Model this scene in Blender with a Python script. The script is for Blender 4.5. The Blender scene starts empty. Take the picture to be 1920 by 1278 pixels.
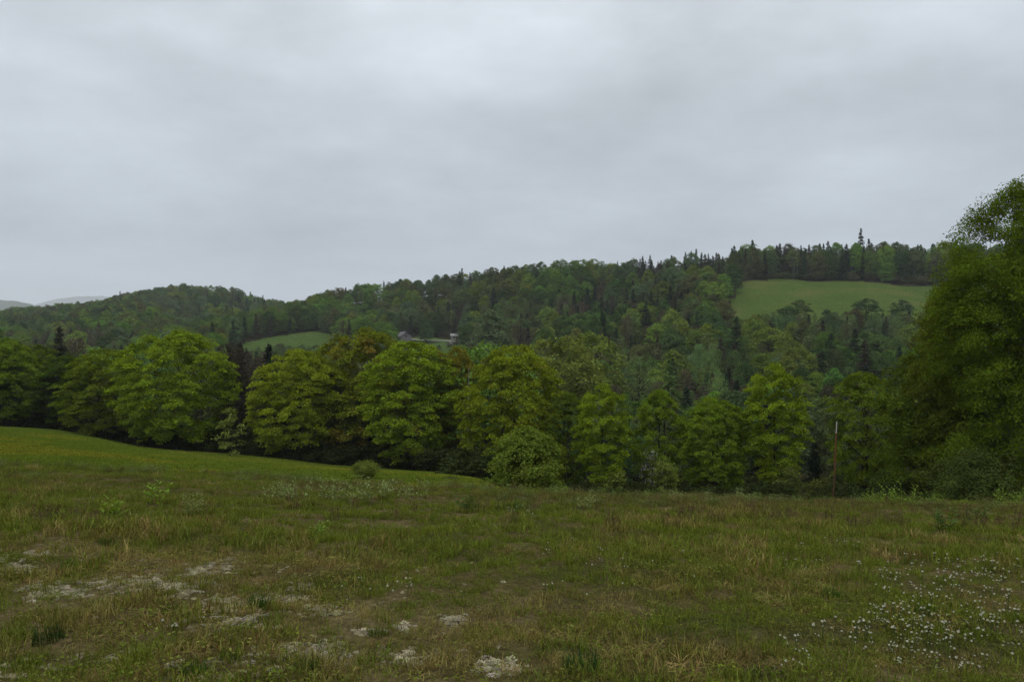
import bpy, math, random
import numpy as np

RNG = np.random.default_rng(11)
random.seed(11)
F = 1400.0            # focal length in photo pixels (photo 1920 wide)
CX, CY = 960.0, 639.0
scene = bpy.context.scene
COL = scene.collection

# ------------------------------------------------------------------ helpers
def link(o, parent=None):
    COL.objects.link(o)
    if parent is not None:
        o.parent = parent
    return o

def tag(o, label=None, cat=None, group=None, kind=None):
    if label: o['label'] = label
    if cat: o['category'] = cat
    if group: o['group'] = group
    if kind: o['kind'] = kind
    return o

def mesh_np(name, verts, faces_flat, loop_starts, mats=(), mat_idx=None, smooth=False):
    me = bpy.data.meshes.new(name)
    nv = len(verts); nl = len(faces_flat); nf = len(loop_starts)
    me.vertices.add(nv); me.loops.add(nl); me.polygons.add(nf)
    me.vertices.foreach_set('co', np.ascontiguousarray(verts, dtype=np.float32).ravel())
    me.loops.foreach_set('vertex_index', np.ascontiguousarray(faces_flat, dtype=np.int32))
    me.polygons.foreach_set('loop_start', np.ascontiguousarray(loop_starts, dtype=np.int32))
    for m in mats: me.materials.append(m)
    if mat_idx is not None:
        me.polygons.foreach_set('material_index', np.ascontiguousarray(mat_idx, dtype=np.int32))
    me.polygons.foreach_set('use_smooth', np.full(nf, smooth, dtype=bool))
    me.update(calc_edges=True)
    me.validate()
    return me

class MB:
    """collects polygons of several shapes into one mesh"""
    def __init__(s): s.v = []; s.f = []; s.st = []; s.mi = []; s.nv = 0; s.nl = 0
    def add(s, verts, faces, mi=0):            # faces (n,k) array
        verts = np.asarray(verts, float); faces = np.asarray(faces, int)
        n, k = faces.shape
        s.v.append(verts); s.f.append((faces + s.nv).ravel())
        s.st.append(np.arange(n) * k + s.nl); s.mi.append(np.full(n, mi))
        s.nv += len(verts); s.nl += n * k
    def mesh(s, name, mats, smooth=False):
        return mesh_np(name, np.concatenate(s.v), np.concatenate(s.f), np.concatenate(s.st), mats, np.concatenate(s.mi), smooth)

def norm(a):
    return a / np.maximum(np.linalg.norm(a, axis=-1, keepdims=True), 1e-9)

def add_leaves(mb, P, N, L, W, rng, mi=0, D=None, fold=0.15):
    """rhombic leaf faces: centres P, normals N, length L, width W"""
    n = len(P)
    N = norm(N)
    if D is None: D = rng.normal(size=(n, 3))
    D = norm(D - N * np.sum(D * N, axis=1, keepdims=True))
    S = np.cross(N, D)
    L = np.broadcast_to(np.asarray(L, float), (n,))[:, None]; W = np.broadcast_to(np.asarray(W, float), (n,))[:, None]
    v = np.empty((n, 4, 3))
    v[:, 0] = P - D * L * .5 - N * L * fold
    v[:, 1] = P + S * W * .5 - D * L * .08
    v[:, 2] = P + D * L * .5 - N * L * fold
    v[:, 3] = P - S * W * .5 - D * L * .08
    mb.add(v.reshape(-1, 3), np.arange(n * 4).reshape(n, 4), mi)

def add_tube(mb, pts, rad, sides=6, mi=0):
    pts = np.asarray(pts, float); rad = np.asarray(rad, float); n = len(pts)
    t = norm(np.gradient(pts, axis=0))
    up = np.array([0.31, 0.17, 0.93]) if abs(t[0][2]) < .8 else np.array([0.95, 0.2, 0.1])
    a = norm(np.cross(t, np.broadcast_to(up, t.shape))); b = np.cross(t, a)
    ang = np.arange(sides) / sides * 2 * math.pi
    ring = (a[:, None] * np.cos(ang)[None, :, None] + b[:, None] * np.sin(ang)[None, :, None]) * rad[:, None, None] + pts[:, None]
    v = ring.reshape(-1, 3)
    i = np.arange(n - 1)[:, None] * sides; j = np.arange(sides)[None]
    k = (j + 1) % sides
    f = np.stack([i + j, i + k, i + sides + k, i + sides + j], -1).reshape(-1, 4)
    mb.add(v, f, mi)
    mb.add(ring[-1], np.arange(sides)[None], mi)

def add_box(mb, lo, hi, mi=0):
    x0, y0, z0 = lo; x1, y1, z1 = hi
    v = [(x0,y0,z0),(x1,y0,z0),(x1,y1,z0),(x0,y1,z0),(x0,y0,z1),(x1,y0,z1),(x1,y1,z1),(x0,y1,z1)]
    mb.add(v, [(3,2,1,0),(4,5,6,7),(0,1,5,4),(1,2,6,5),(2,3,7,6),(3,0,4,7)], mi)

# smooth value noise, numpy
def vnoise(x, y, seed=0, octaves=3):
    x = np.asarray(x, float); y = np.asarray(y, float)
    out = np.zeros(np.broadcast(x, y).shape); amp = 1.0; tot = 0
    for o in range(octaves):
        xi = np.floor(x).astype(np.int64); yi = np.floor(y).astype(np.int64)
        fx = x - xi; fy = y - yi
        fx = fx * fx * (3 - 2 * fx); fy = fy * fy * (3 - 2 * fy)
        def h(a, b):
            n = (a * 374761393 + b * 668265263 + (seed + o) * 1442695041) & 0x7fffffff
            n = ((n ^ (n >> 13)) * 1274126177) & 0x7fffffff
            return ((n ^ (n >> 16)) & 0xffff) / 65535.0
        v = (h(xi, yi) * (1 - fx) + h(xi + 1, yi) * fx) * (1 - fy) + (h(xi, yi + 1) * (1 - fx) + h(xi + 1, yi + 1) * fx) * fy
        out += v * amp; tot += amp; amp *= .5; x = x * 2.03 + 17.1; y = y * 2.03 + 5.3
    return out / tot

# ------------------------------------------------------------------ terrain
def zb(u): return np.interp(u, [-400, 0, 250, 500, 540, 960, 1200, 1560, 1920, 2400], [-3.5, -3.82, -4.02, -4.24, -4.32, -4.50, -4.62, -4.78, -4.86, -4.93])
KEYS = {
 -1300: [(92, -7.5), (130, -10), (220, -15), (400, -8), (800, 10), (1200, 0)],
 -400: [(92, -9.5), (130, -14), (220, -20), (350, -12), (800, 12), (1200, 0)],
 0:    [(92, -10.6), (130, -16), (220, -22), (350, -13), (800, 20), (1200, 0)],
 90:   [(92, -11.0), (130, -16), (220, -22), (350, -12), (820, 24), (1200, 0)],
 180:  [(90, -11.6), (130, -16.5), (220, -22), (350, -10), (850, 31), (1200, 0)],
 250:  [(86, -12.0), (130, -17), (220, -22), (350, -9), (850, 40), (1200, 0)],
 340:  [(85, -12.4), (130, -17), (220, -22), (400, -6), (600, 10), (850, 51), (1200, 0)],
 430:  [(85, -12.8), (130, -17), (220, -22), (350, -5), (430, 2), (650, 17), (850, 48), (1200, 0)],
 480:  [(85, -13.0), (130, -18), (220, -22), (350, -4.5), (430, 2.8), (650, 18), (850, 38), (1200, 0)],
 540:  [(85, -13.3), (130, -18), (220, -22), (350, -4.3), (430, 3.7), (650, 20), (850, 30), (1200, 0)],
 620:  [(85, -13.9), (130, -19), (220, -22), (350, -4.0), (430, 3.7), (590, 27), (850, 12), (1200, 0)],
 760:  [(83, -14.1), (130, -20), (220, -22), (320, -8), (400, -1.2), (440, 4), (550, 31), (800, 12), (1200, 0)],
 880:  [(75, -13.3), (130, -20), (200, -22), (320, -8), (400, -1), (440, 6), (530, 34), (800, 14), (1200, 0)],
 960:  [(35, -7.35), (60, -12.4), (130, -21), (200, -21), (300, -8), (400, 5), (510, 37), (800, 15), (1200, 0)],
 1080: [(35, -7.5), (60, -12.8), (130, -21), (200, -19), (300, -5), (400, 10), (500, 39), (800, 15), (1200, 0)],
 1200: [(35, -7.6), (60, -13.0), (130, -21), (200, -18), (300, -2), (400, 16), (490, 40), (800, 15), (1200, 0)],
 1370: [(35, -7.7), (60, -13.0), (130, -20), (200, -16), (260, -6), (330, 9), (430, 35), (480, 43), (750, 18), (1200, 0)],
 1560: [(35, -7.85), (55, -12.0), (130, -19.8), (200, -15), (265, -5), (330, 9.5), (425, 35), (470, 43), (750, 20), (1200, 0)],
 1740: [(35, -7.9), (55, -12.0), (130, -20), (200, -14), (270, -3), (330, 9.5), (415, 32), (465, 43), (750, 20), (1200, 0)],
 1920: [(38, -8.6), (60, -12.5), (130, -19), (200, -13), (270, -2), (330, 9), (415, 32), (465, 43), (750, 20), (1200, 0)],
 2400: [(38, -8.4), (60, -12.5), (130, -18), (200, -12), (330, 10), (465, 40), (750, 20), (1200, 0)],
 3300: [(38, -8.4), (60, -12.5), (130, -17), (200, -12), (330, 10), (465, 35), (750, 20), (1200, 0)],
}
def pchip(x, y, q):
    x = np.asarray(x, float); y = np.asarray(y, float)
    h = np.diff(x); d = np.diff(y) / h
    m = np.zeros(len(x)); m[0] = d[0]; m[-1] = d[-1]
    for i in range(1, len(x) - 1):
        if d[i - 1] * d[i] > 0:
            w1 = 2 * h[i] + h[i - 1]; w2 = h[i] + 2 * h[i - 1]
            m[i] = (w1 + w2) / (w1 / d[i - 1] + w2 / d[i])
    i = np.clip(np.searchsorted(x, q) - 1, 0, len(x) - 2)
    t = (q - x[i]) / h[i]
    return ((1 + 2*t) * (1-t)**2) * y[i] + t*(1-t)**2 * h[i] * m[i] + t*t*(3-2*t) * y[i+1] + t*t*(t-1) * h[i] * m[i+1]

_DG = np.concatenate([np.linspace(0, 30, 120), np.geomspace(30.5, 9000, 420)])
_UG = np.linspace(-1300, 3300, 231)
_cols = sorted(KEYS)
_Z = []
for u in _cols:
    k = [(0, -1.60), (5, -2.28), (14, -2.28 + (zb(u) + 2.28) * 9 / 17), (22, float(zb(u)))] + KEYS[u] + [(2000, -15), (9000, -60)]
    _Z.append(pchip([a for a, b in k], [b for a, b in k], _DG))
_Z = np.array(_Z)
_T = np.stack([pchip(_cols, _Z[:, j], _UG) for j in range(_Z.shape[1])], 1)

def terrain(x, y):
    x = np.asarray(x, float); y = np.asarray(y, float)
    D = np.maximum(y, 0.001)
    u = np.clip(CX + F * x / np.maximum(D, 3.0), -1299, 3299)
    fu = (u + 1300) / 20.0; iu = np.clip(fu.astype(int), 0, 229); tu = fu - iu
    j = np.clip(np.searchsorted(_DG, D) - 1, 0, len(_DG) - 2); tj = np.clip((D - _DG[j]) / (_DG[j+1] - _DG[j]), 0, 1)
    z = (_T[iu, j] * (1-tu) + _T[iu+1, j] * tu) * (1-tj) + (_T[iu, j+1] * (1-tu) + _T[iu+1, j+1] * tu) * tj
    z = z - 0.139 * np.minimum(y, 0)
    near = np.clip((26 - D) / 6, 0, 1)
    z = z + near * ((vnoise(x * .9, y * .9, 3, 3) - .5) * .22) + (1 - near) * (vnoise(x * .06, y * .06, 5, 2) - .5) * np.clip(D / 150, .25, 3)
    return z

def px(u, D):   # world x of photo column u at depth D
    return (u - CX) / F * D
def ypix(z, D): return CY - F * z / D
def ground_at(u, yp, dmax=100):
    D = np.linspace(3.2, dmax, 1500)
    y = ypix(terrain(px(u, D), D), D)
    i = np.argmax(y <= yp) if np.any(y <= yp) else len(D) - 1
    d = D[i]; x = px(u, d)
    return float(x), float(d), float(terrain(x, d))

def in_ell(u, v, lst):
    for cx, cy, rx, ry in lst:
        if ((u - cx) / rx) ** 2 + ((v - cy) / ry) ** 2 < 1: return True
    return False

# ------------------------------------------------------------------ materials
def new_mat(name):
    m = bpy.data.materials.new(name); m.use_nodes = True
    nt = m.node_tree; nt.nodes.clear()
    out = nt.nodes.new('ShaderNodeOutputMaterial')
    return m, nt, out
def N(nt, t, **kw):
    n = nt.nodes.new(t)
    for k, v in kw.items(): setattr(n, k, v)
    return n
def ramp(nt, fac, stops):
    r = N(nt, 'ShaderNodeValToRGB'); e = r.color_ramp.elements
    while len(e) < len(stops): e.new(.5)
    for el, (p, c) in zip(e, stops):
        el.position = p; el.color = (*c, 1) if len(c) == 3 else c
    nt.links.new(fac, r.inputs[0]); return r.outputs[0]
def noise(nt, vec, scale, detail=4, rough=.55):
    n = N(nt, 'ShaderNodeTexNoise'); n.inputs['Scale'].default_value = scale
    n.inputs['Detail'].default_value = detail; n.inputs['Roughness'].default_value = rough
    if vec is not None: nt.links.new(vec, n.inputs['Vector'])
    return n.outputs['Fac']
def mixc(nt, a, b, fac, mode='MIX'):
    m = N(nt, 'ShaderNodeMix', data_type='RGBA', blend_type=mode)
    for s, v in ((m.inputs[0], fac), (m.inputs[6], a), (m.inputs[7], b)):
        if isinstance(v, (int, float)): s.default_value = v
        elif isinstance(v, tuple): s.default_value = (*v, 1)
        else: nt.links.new(v, s)
    return m.outputs[2]
def maprange(nt, v, a, b, c, d):
    m = N(nt, 'ShaderNodeMapRange'); nt.links.new(v, m.inputs[0])
    for i, q in enumerate((a, b, c, d)): m.inputs[i + 1].default_value = q
    return m.outputs[0]

def leaf_material(name, source='object', fixed=None, second=None, amount=0.0, vary=.35, trans=.3, nscale=.35, gloss=0.0):
    """source: 'object' colour of the object, 'instance' attribute of a scattered copy, or a fixed colour"""
    m, nt, out = new_mat(name)
    geo = N(nt, 'ShaderNodeNewGeometry')
    if source == 'object': base = N(nt, 'ShaderNodeObjectInfo').outputs['Color']
    elif source == 'instance': base = N(nt, 'ShaderNodeAttribute', attribute_type='INSTANCER', attribute_name='tint').outputs['Color']
    else:
        rgb = N(nt, 'ShaderNodeRGB'); rgb.outputs[0].default_value = (*fixed, 1); base = rgb.outputs[0]
    tc = N(nt, 'ShaderNodeTexCoord')
    nf = noise(nt, tc.outputs['Object'], nscale, 3)
    if second is not None:
        base = mixc(nt, base, second, maprange(nt, nf, .62 - .3 * amount, .72 - .3 * amount, 0, 1))
    hsv = N(nt, 'ShaderNodeHueSaturation')
    nt.links.new(maprange(nt, geo.outputs['Random Per Island'], 0, 1, .482, .518), hsv.inputs['Hue'])
    n2 = noise(nt, tc.outputs['Object'], nscale * 2.7, 2)
    add = N(nt, 'ShaderNodeMath', operation='ADD')
    nt.links.new(maprange(nt, geo.outputs['Random Per Island'], 0, 1, -vary, vary), add.inputs[0])
    nt.links.new(maprange(nt, n2, .3, .7, 1 - vary * .8, 1 + vary * .8), add.inputs[1])
    nt.links.new(add.outputs[0], hsv.inputs['Value'])
    nt.links.new(base, hsv.inputs['Color'])
    df = N(nt, 'ShaderNodeBsdfDiffuse'); tr = N(nt, 'ShaderNodeBsdfTranslucent'); mx = N(nt, 'ShaderNodeMixShader')
    nt.links.new(hsv.outputs[0], df.inputs[0])
    h2 = N(nt, 'ShaderNodeHueSaturation'); h2.inputs['Hue'].default_value = .49; h2.inputs['Saturation'].default_value = 1.15; h2.inputs['Value'].default_value = 1.15
    nt.links.new(hsv.outputs[0], h2.inputs['Color']); nt.links.new(h2.outputs[0], tr.inputs[0])
    mx.inputs[0].default_value = trans
    nt.links.new(df.outputs[0], mx.inputs[1]); nt.links.new(tr.outputs[0], mx.inputs[2])
    res = mx.outputs[0]
    if gloss > 0:
        gl = N(nt, 'ShaderNodeBsdfGlossy'); gl.inputs['Roughness'].default_value = .45; gl.inputs[0].default_value = (.9, .95, 1, 1)
        m2 = N(nt, 'ShaderNodeMixShader'); m2.inputs[0].default_value = gloss
        nt.links.new(res, m2.inputs[1]); nt.links.new(gl.outputs[0], m2.inputs[2]); res = m2.outputs[0]
    nt.links.new(res, out.inputs[0])
    return m

def simple_mat(name, c1, c2, scale=6, rough=.85, bump=.0, stretch=None, spec=.2):
    m, nt, out = new_mat(name)
    tc = N(nt, 'ShaderNodeTexCoord'); v = tc.outputs['Object']
    if stretch:
        mp = N(nt, 'ShaderNodeMapping'); mp.inputs['Scale'].default_value = stretch; nt.links.new(v, mp.inputs[0]); v = mp.outputs[0]
    f = noise(nt, v, scale, 5, .65)
    col = ramp(nt, f, [(.32, c1), (.68, c2)])
    b = N(nt, 'ShaderNodeBsdfPrincipled'); nt.links.new(col, b.inputs['Base Color']); b.inputs['Roughness'].default_value = rough
    b.inputs['Specular IOR Level'].default_value = spec
    if bump:
        bp = N(nt, 'ShaderNodeBump'); bp.inputs['Strength'].default_value = bump; bp.inputs['Distance'].default_value = .05
        nt.links.new(f, bp.inputs['Height']); nt.links.new(bp.outputs[0], b.inputs['Normal'])
    nt.links.new(b.outputs[0], out.inputs[0])
    return m

def ground_mat(name, cols, s1, s2, s3=None, bump=.5, dist=.05):
    m, nt, out = new_mat(name)
    tc = N(nt, 'ShaderNodeTexCoord'); v = tc.outputs['Object']
    big = noise(nt, v, s1, 4, .6); small = noise(nt, v, s2, 5, .7)
    c = ramp(nt, big, [(.35, cols[0]), (.52, cols[1]), (.68, cols[2])])
    c = mixc(nt, c, ramp(nt, small, [(.3, (.45, .45, .45)), (.7, (1.5, 1.5, 1.5))]), 1.0, 'MULTIPLY')
    b = N(nt, 'ShaderNodeBsdfDiffuse'); nt.links.new(c, b.inputs[0])
    bp = N(nt, 'ShaderNodeBump'); bp.inputs['Strength'].default_value = bump; bp.inputs['Distance'].default_value = dist
    nt.links.new(small, bp.inputs['Height']); nt.links.new(bp.outputs[0], b.inputs['Normal'])
    nt.links.new(b.outputs[0], out.inputs[0])
    return m

M = {}
M['leaf'] = leaf_material('leaf_green', 'object', nscale=.3)
M['leaf_rusty'] = leaf_material('leaf_green_and_rust', 'object', second=(.19, .145, .024), amount=.25, nscale=.28)
M['leaf_tip'] = leaf_material('leaf_green_with_rust_tips', 'object', second=(.19, .15, .022), amount=.0, nscale=.28)
M['leaf_inst'] = leaf_material('leaf_wood', 'instance', nscale=.3)
M['weed'] = leaf_material('weed_leaf', 'object', vary=.3, trans=.35, nscale=3)
M['grass'] = leaf_material('grass_blade', 'instance', vary=.45, trans=.3, nscale=8)
M['bark'] = simple_mat('bark_grey_brown', (.018, .014, .010), (.055, .045, .034), 5, .95, .4, (1, 1, .25), .05)
M['bark_pale'] = simple_mat('bark_pale', (.05, .045, .036), (.22, .21, .18), 4, .9, .3, (1, 1, 2.5), .1)
M['meadow'] = ground_mat('meadow_ground', [(.040, .042, .014), (.070, .056, .024), (.11, .085, .042)], .55, 14, bump=.9, dist=.04)
M['lawn'] = ground_mat('mown_grass', [(.052, .078, .010), (.060, .084, .011), (.074, .088, .016)], .09, 2.2, bump=.8, dist=.08)
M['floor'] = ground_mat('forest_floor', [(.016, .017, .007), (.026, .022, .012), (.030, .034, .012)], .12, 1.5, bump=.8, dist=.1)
M['hayfield'] = ground_mat('hill_field', [(.044, .074, .015), (.054, .084, .018), (.078, .088, .024)], .05, 1.4, bump=.8, dist=.3)
M['valleyfield'] = ground_mat('valley_field', [(.042, .072, .018), (.050, .080, .020), (.058, .084, .024)], .03, .5, bump=.3, dist=.2)
M['road'] = simple_mat('gravel_road', (.30, .28, .25), (.42, .40, .36), .8)
M['farhill'] = ground_mat('far_hill', [(.030, .045, .022), (.040, .058, .026), (.05, .06, .03)], .004, .03, bump=1, dist=8)

# ------------------------------------------------------------------ ground sheets
u_ = np.concatenate([np.linspace(-1250, -120, 36), np.linspace(-100, 2020, 213), np.linspace(2060, 3250, 36)])
d_ = np.concatenate([np.linspace(-6, 3, 10), np.linspace(3.2, 26, 150), np.geomspace(26.3, 120, 110), np.geomspace(122, 1300, 150), np.geomspace(1350, 8500, 24)])
UU, DD = np.meshgrid(u_, d_, indexing='ij')
XX = (UU - CX) / F * np.maximum(DD, 3.0 + 0 * DD) * np.where(DD < 3, 1.6 - .2 * np.clip(DD, 0, 3), 1.0)
ZZ = terrain(XX, DD)
FU, FD = (UU[:-1, :-1] + UU[1:, 1:]) / 2, (DD[:-1, :-1] + DD[1:, 1:]) / 2
MOWN_EDGE = lambda u: np.interp(u, [-1000, -100, 100, 300, 500, 540, 900, 1000], [25, 24, 25, 25.5, 26, 26.5, 25, 24])
TREE_EDGE = lambda u: np.interp(u, [-1000, -50, 100, 170, 250, 340, 500, 620, 700, 860, 900, 1000], [98, 96, 96, 94, 90, 85, 84, 83, 84, 74, 45, 30])
# outlines of the open fields on the far slope (photo column, depth)
def hill_field_mask(u, D):
    lo = np.interp(u, [1365, 1440, 1600, 1760, 2100], [318, 305, 300, 305, 310]) + 6 * np.sin(u / 37)
    hi = np.interp(u, [1375, 1420, 1500, 1740, 2100], [418, 426, 424, 408, 405]) + 2 * np.sin(u / 21)
    left = np.interp(D, [300, 360, 430], [1366, 1372, 1384])
    return (u > left) & (D > lo) & (D < hi)
def valley_field_mask(u, D):
    lo = np.interp(u, [440, 520, 640], [352, 338, 335]); hi = np.interp(u, [440, 470, 540, 610, 640], [370, 400, 432, 436, 430])
    a = (u > 448) & (u < 640) & (D > lo) & (D < hi)
    b = (u > 735) & (u < 872) & (D > 350) & (D < 424)
    return a | b
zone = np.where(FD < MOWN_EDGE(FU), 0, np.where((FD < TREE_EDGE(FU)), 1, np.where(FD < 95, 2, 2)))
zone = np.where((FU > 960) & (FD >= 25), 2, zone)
zone = np.where(hill_field_mask(FU, FD), 3, zone); zone = np.where(valley_field_mask(FU, FD), 4, zone)
idx = np.arange(UU.size).reshape(UU.shape)
quads = np.stack([idx[:-1, :-1], idx[1:, :-1], idx[1:, 1:], idx[:-1, 1:]], -1)
VV = np.stack([XX, DD, ZZ], -1).reshape(-1, 3)
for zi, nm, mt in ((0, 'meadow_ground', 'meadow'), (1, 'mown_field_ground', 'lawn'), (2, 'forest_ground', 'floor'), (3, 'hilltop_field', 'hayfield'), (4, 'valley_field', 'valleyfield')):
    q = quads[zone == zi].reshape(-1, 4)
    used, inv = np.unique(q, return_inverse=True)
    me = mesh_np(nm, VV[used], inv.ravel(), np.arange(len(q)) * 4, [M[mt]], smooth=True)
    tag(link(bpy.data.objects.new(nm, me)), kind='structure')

# far hills
def far_hill(name, us, ys, D, depth):
    gu = np.linspace(us[0], us[-1], 120); gd = np.linspace(-1, 1, 30)
    A, B = np.meshgrid(gu, gd, indexing='ij')
    top = CY - np.interp(A, us, ys); y = D + B * depth
    x = (A - CX) / F * y
    z = top / F * D * (1 - B ** 2) ** .8 + (1 - B ** 2) * (vnoise(x * .012, y * .012, 9, 4) - .5) * 26 - 40 * (B ** 2)
    i = np.arange(A.size).reshape(A.shape); q = np.stack([i[:-1, :-1], i[1:, :-1], i[1:, 1:], i[:-1, 1:]], -1).reshape(-1, 4)
    me = mesh_np(name, np.stack([x, y, z], -1).reshape(-1, 3), q.ravel(), np.arange(len(q)) * 4, [M['farhill']], smooth=True)
    tag(link(bpy.data.objects.new(name, me)), kind='structure')
far_hill('distant_hill', [-700, -400, -120, 0, 35, 60, 90, 160], [590, 560, 556, 563, 566, 572, 586, 640], 5600, 900)
far_hill('hazy_hill', [-100, 20, 70, 110, 150, 190, 230, 280, 420], [640, 590, 570, 560, 556, 555, 560, 568, 640], 11500, 1400)

# ------------------------------------------------------------------ tree makers
def curve_pts(a, b, n, bend, rng):
    t = np.linspace(0, 1, n)[:, None]
    p = np.asarray(a) * (1 - t) + np.asarray(b) * t
    off = rng.normal(size=3) * bend * np.linalg.norm(np.asarray(b) - np.asarray(a))
    off[2] = abs(off[2]) * .5
    return p + np.sin(t * math.pi) * off

def broadleaf(seed, H, R, n_clump, n_leaf, leaf, base=.1, widest=.42, flat=.33, clump=1.15, top_pow=2.2, trunk_r=.22, stems=1, open_=.0, bark='bark', shell=.55, droop=.28, limb_n=26, foot=.55, tpow=.9):
    """a dome of layered leaf sprays on limbs; returns (crown builder, trunk builder), H metres tall, R radius"""
    rng = np.random.default_rng(seed)
    cr, tk = MB(), MB()
    lump = rng.uniform(0, 2 * math.pi, 6)
    def prof(t):
        t = np.clip(t, 0, 1)
        a = np.clip((t - base) / (widest - base), 0, 1); lo = foot + (1 - foot) * np.sin(a * math.pi / 2)
        b = np.clip((t - widest) / (1 - widest), 0, 1); hi = (1 - b ** top_pow) ** (1 / 1.7)
        return np.where(t < widest, lo, hi)
    def lumpf(th, t):
        return .97 + .14 * np.sin(2 * th + 2 * t + lump[0]) + .13 * np.sin(3 * th + 6 * t + lump[1]) + .12 * np.sin(5 * th - 11 * t + lump[2]) + .10 * np.sin(8 * th + 17 * t + lump[3])
    k = 0; C = []
    while len(C) < n_clump:
        t = base + (1 - base) * rng.random() ** tpow
        p = float(prof(t))
        if rng.random() > p * .75 + .25: continue
        th = rng.uniform(0, 2 * math.pi)
        rr = (shell + (1 - shell) * rng.random() ** .6) if rng.random() < .82 else rng.random()
        r = R * p * min(1.12, float(lumpf(th, t))) * rr
        if open_ and math.sin(3 * th + 7 * t + lump[4]) + math.sin(11 * t + lump[5]) > 1.6 - open_: continue
        C.append((r * math.cos(th), r * math.sin(th), t * H * (1 - .02 * rng.random()), th, rr, t))
    C = np.array(C)
    for cx, cy, cz, th, rr, t in C:
        n = int(n_leaf * rng.uniform(.6, 1.4)); s = clump * rng.uniform(.65, 1.3) * (1 - .35 * max(0, t - .6))
        o = np.array([math.cos(th), math.sin(th), 0]); tg = np.array([-o[1], o[0], 0])
        q = rng.normal(size=(n, 3)); q = q / np.linalg.norm(q, axis=1, keepdims=True) * (rng.random((n, 1)) ** .4)
        hz = s * flat * (1.0 + .9 * max(0, t - .55))
        ox = q[:, 0] * s * 1.15; ty = q[:, 1] * s; zz = np.abs(q[:, 2]) * hz * 1.3 - hz * .4
        zz = zz - droop * np.maximum(ox, -s * .3) * (1 - .5 * t) - .12 * (ox ** 2 + ty ** 2) / s
        P = np.array([cx, cy, cz]) + ox[:, None] * o + ty[:, None] * tg + zz[:, None] * np.array([0, 0, 1.])
        Nn = rng.normal(size=(n, 3)) * .55 + np.array([0, 0, .9]) + o * (.35 + .2 * rng.random((n, 1)))
        add_leaves(cr, P, Nn, leaf * rng.uniform(.7, 1.4, n), leaf * .62 * rng.uniform(.8, 1.25, n), rng)
    # trunk(s) and limbs
    for s in range(stems):
        a = rng.uniform(0, 6.28); off = 0 if stems == 1 else rng.uniform(.2, .45) * R * .6
        root_ = np.array([math.cos(a) * off * .35, math.sin(a) * off * .35, -.6]); tip = np.array([math.cos(a) * off, math.sin(a) * off, H * rng.uniform(.72, .9)])
        pts = curve_pts(root_, tip, 9, .03, rng); rad = trunk_r * (1 - np.linspace(0, 1, 9) * .85) * rng.uniform(.7, 1.1)
        rad[0] *= 1.35
        add_tube(tk, pts, rad, 8)
        sel = C[rng.permutation(len(C))[:limb_n // stems]]
        for cx, cy, cz, th, rr, t in sel:
            z0 = max(.08 * H, cz - (.12 + .25 * rng.random()) * H * max(rr, .3))
            f = np.clip((z0 - root_[2]) / (tip[2] - root_[2]), 0, .97)
            i = f * 8; i0 = int(i); st = pts[i0] * (1 - (i - i0)) + pts[min(i0 + 1, 8)] * (i - i0)
            r0 = np.interp(f, np.linspace(0, 1, 9), rad) * .5
            add_tube(tk, curve_pts(st, (cx * .97, cy * .97, cz), 5, .07, rng), np.linspace(r0, r0 * .18 + .008, 5), 5)
    return cr, tk

def conifer(seed, H, R, leaf=.42, levels=26, per=7, base=.06, thin=1.0, tip_pow=.85, trunk_r=.16):
    rng = np.random.default_rng(seed); cr, tk = MB(), MB()
    add_tube(tk, curve_pts((0, 0, -.6), (rng.normal() * .1, rng.normal() * .1, H * .985), 7, .004, rng), np.linspace(trunk_r, .02, 7), 6)
    for l in range(levels):
        t = base + (1 - base) * (l + rng.random() * .6) / levels
        for b in range(per):
            th = rng.uniform(0, 6.28); L = R * (1 - t) ** tip_pow * rng.uniform(.6, 1.15) + .12
            n = max(3, int(7 * thin * L / max(leaf, .1) * .45)) + 2
            f = rng.random(n) ** .7
            o = np.array([math.cos(th), math.sin(th), 0]); tg = np.array([-o[1], o[0], 0])
            lat = rng.normal(size=n) * .16 * L * (1.1 - f) + rng.normal(size=n) * .08
            P = o * (f * L)[:, None] + tg * lat[:, None]
            P[:, 2] = t * H - .33 * f * L + .16 * f ** 2 * L + rng.normal(size=n) * .08
            Nn = rng.normal(size=(n, 3)) * .5 + np.array([0, 0, .8]) + o * .5
            Dd = o * .9 + tg * (np.sign(lat) * .7)[:, None] + rng.normal(size=(n, 3)) * .25
            add_leaves(cr, P, Nn, leaf * rng.uniform(.7, 1.3, n), leaf * .42 * rng.uniform(.7, 1.3, n), rng, D=Dd)
    n = 14
    P = np.zeros((n, 3)); P[:, 2] = H * rng.uniform(.93, 1.0, n)
    add_leaves(cr, P + rng.normal(size=(n, 3)) * .05, rng.normal(size=(n, 3)) * np.array([1, 1, .2]), leaf * .8, leaf * .3, rng, D=np.tile([0, 0, 1.], (n, 1)) + rng.normal(size=(n, 3)) * .3)
    return cr, tk

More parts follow.
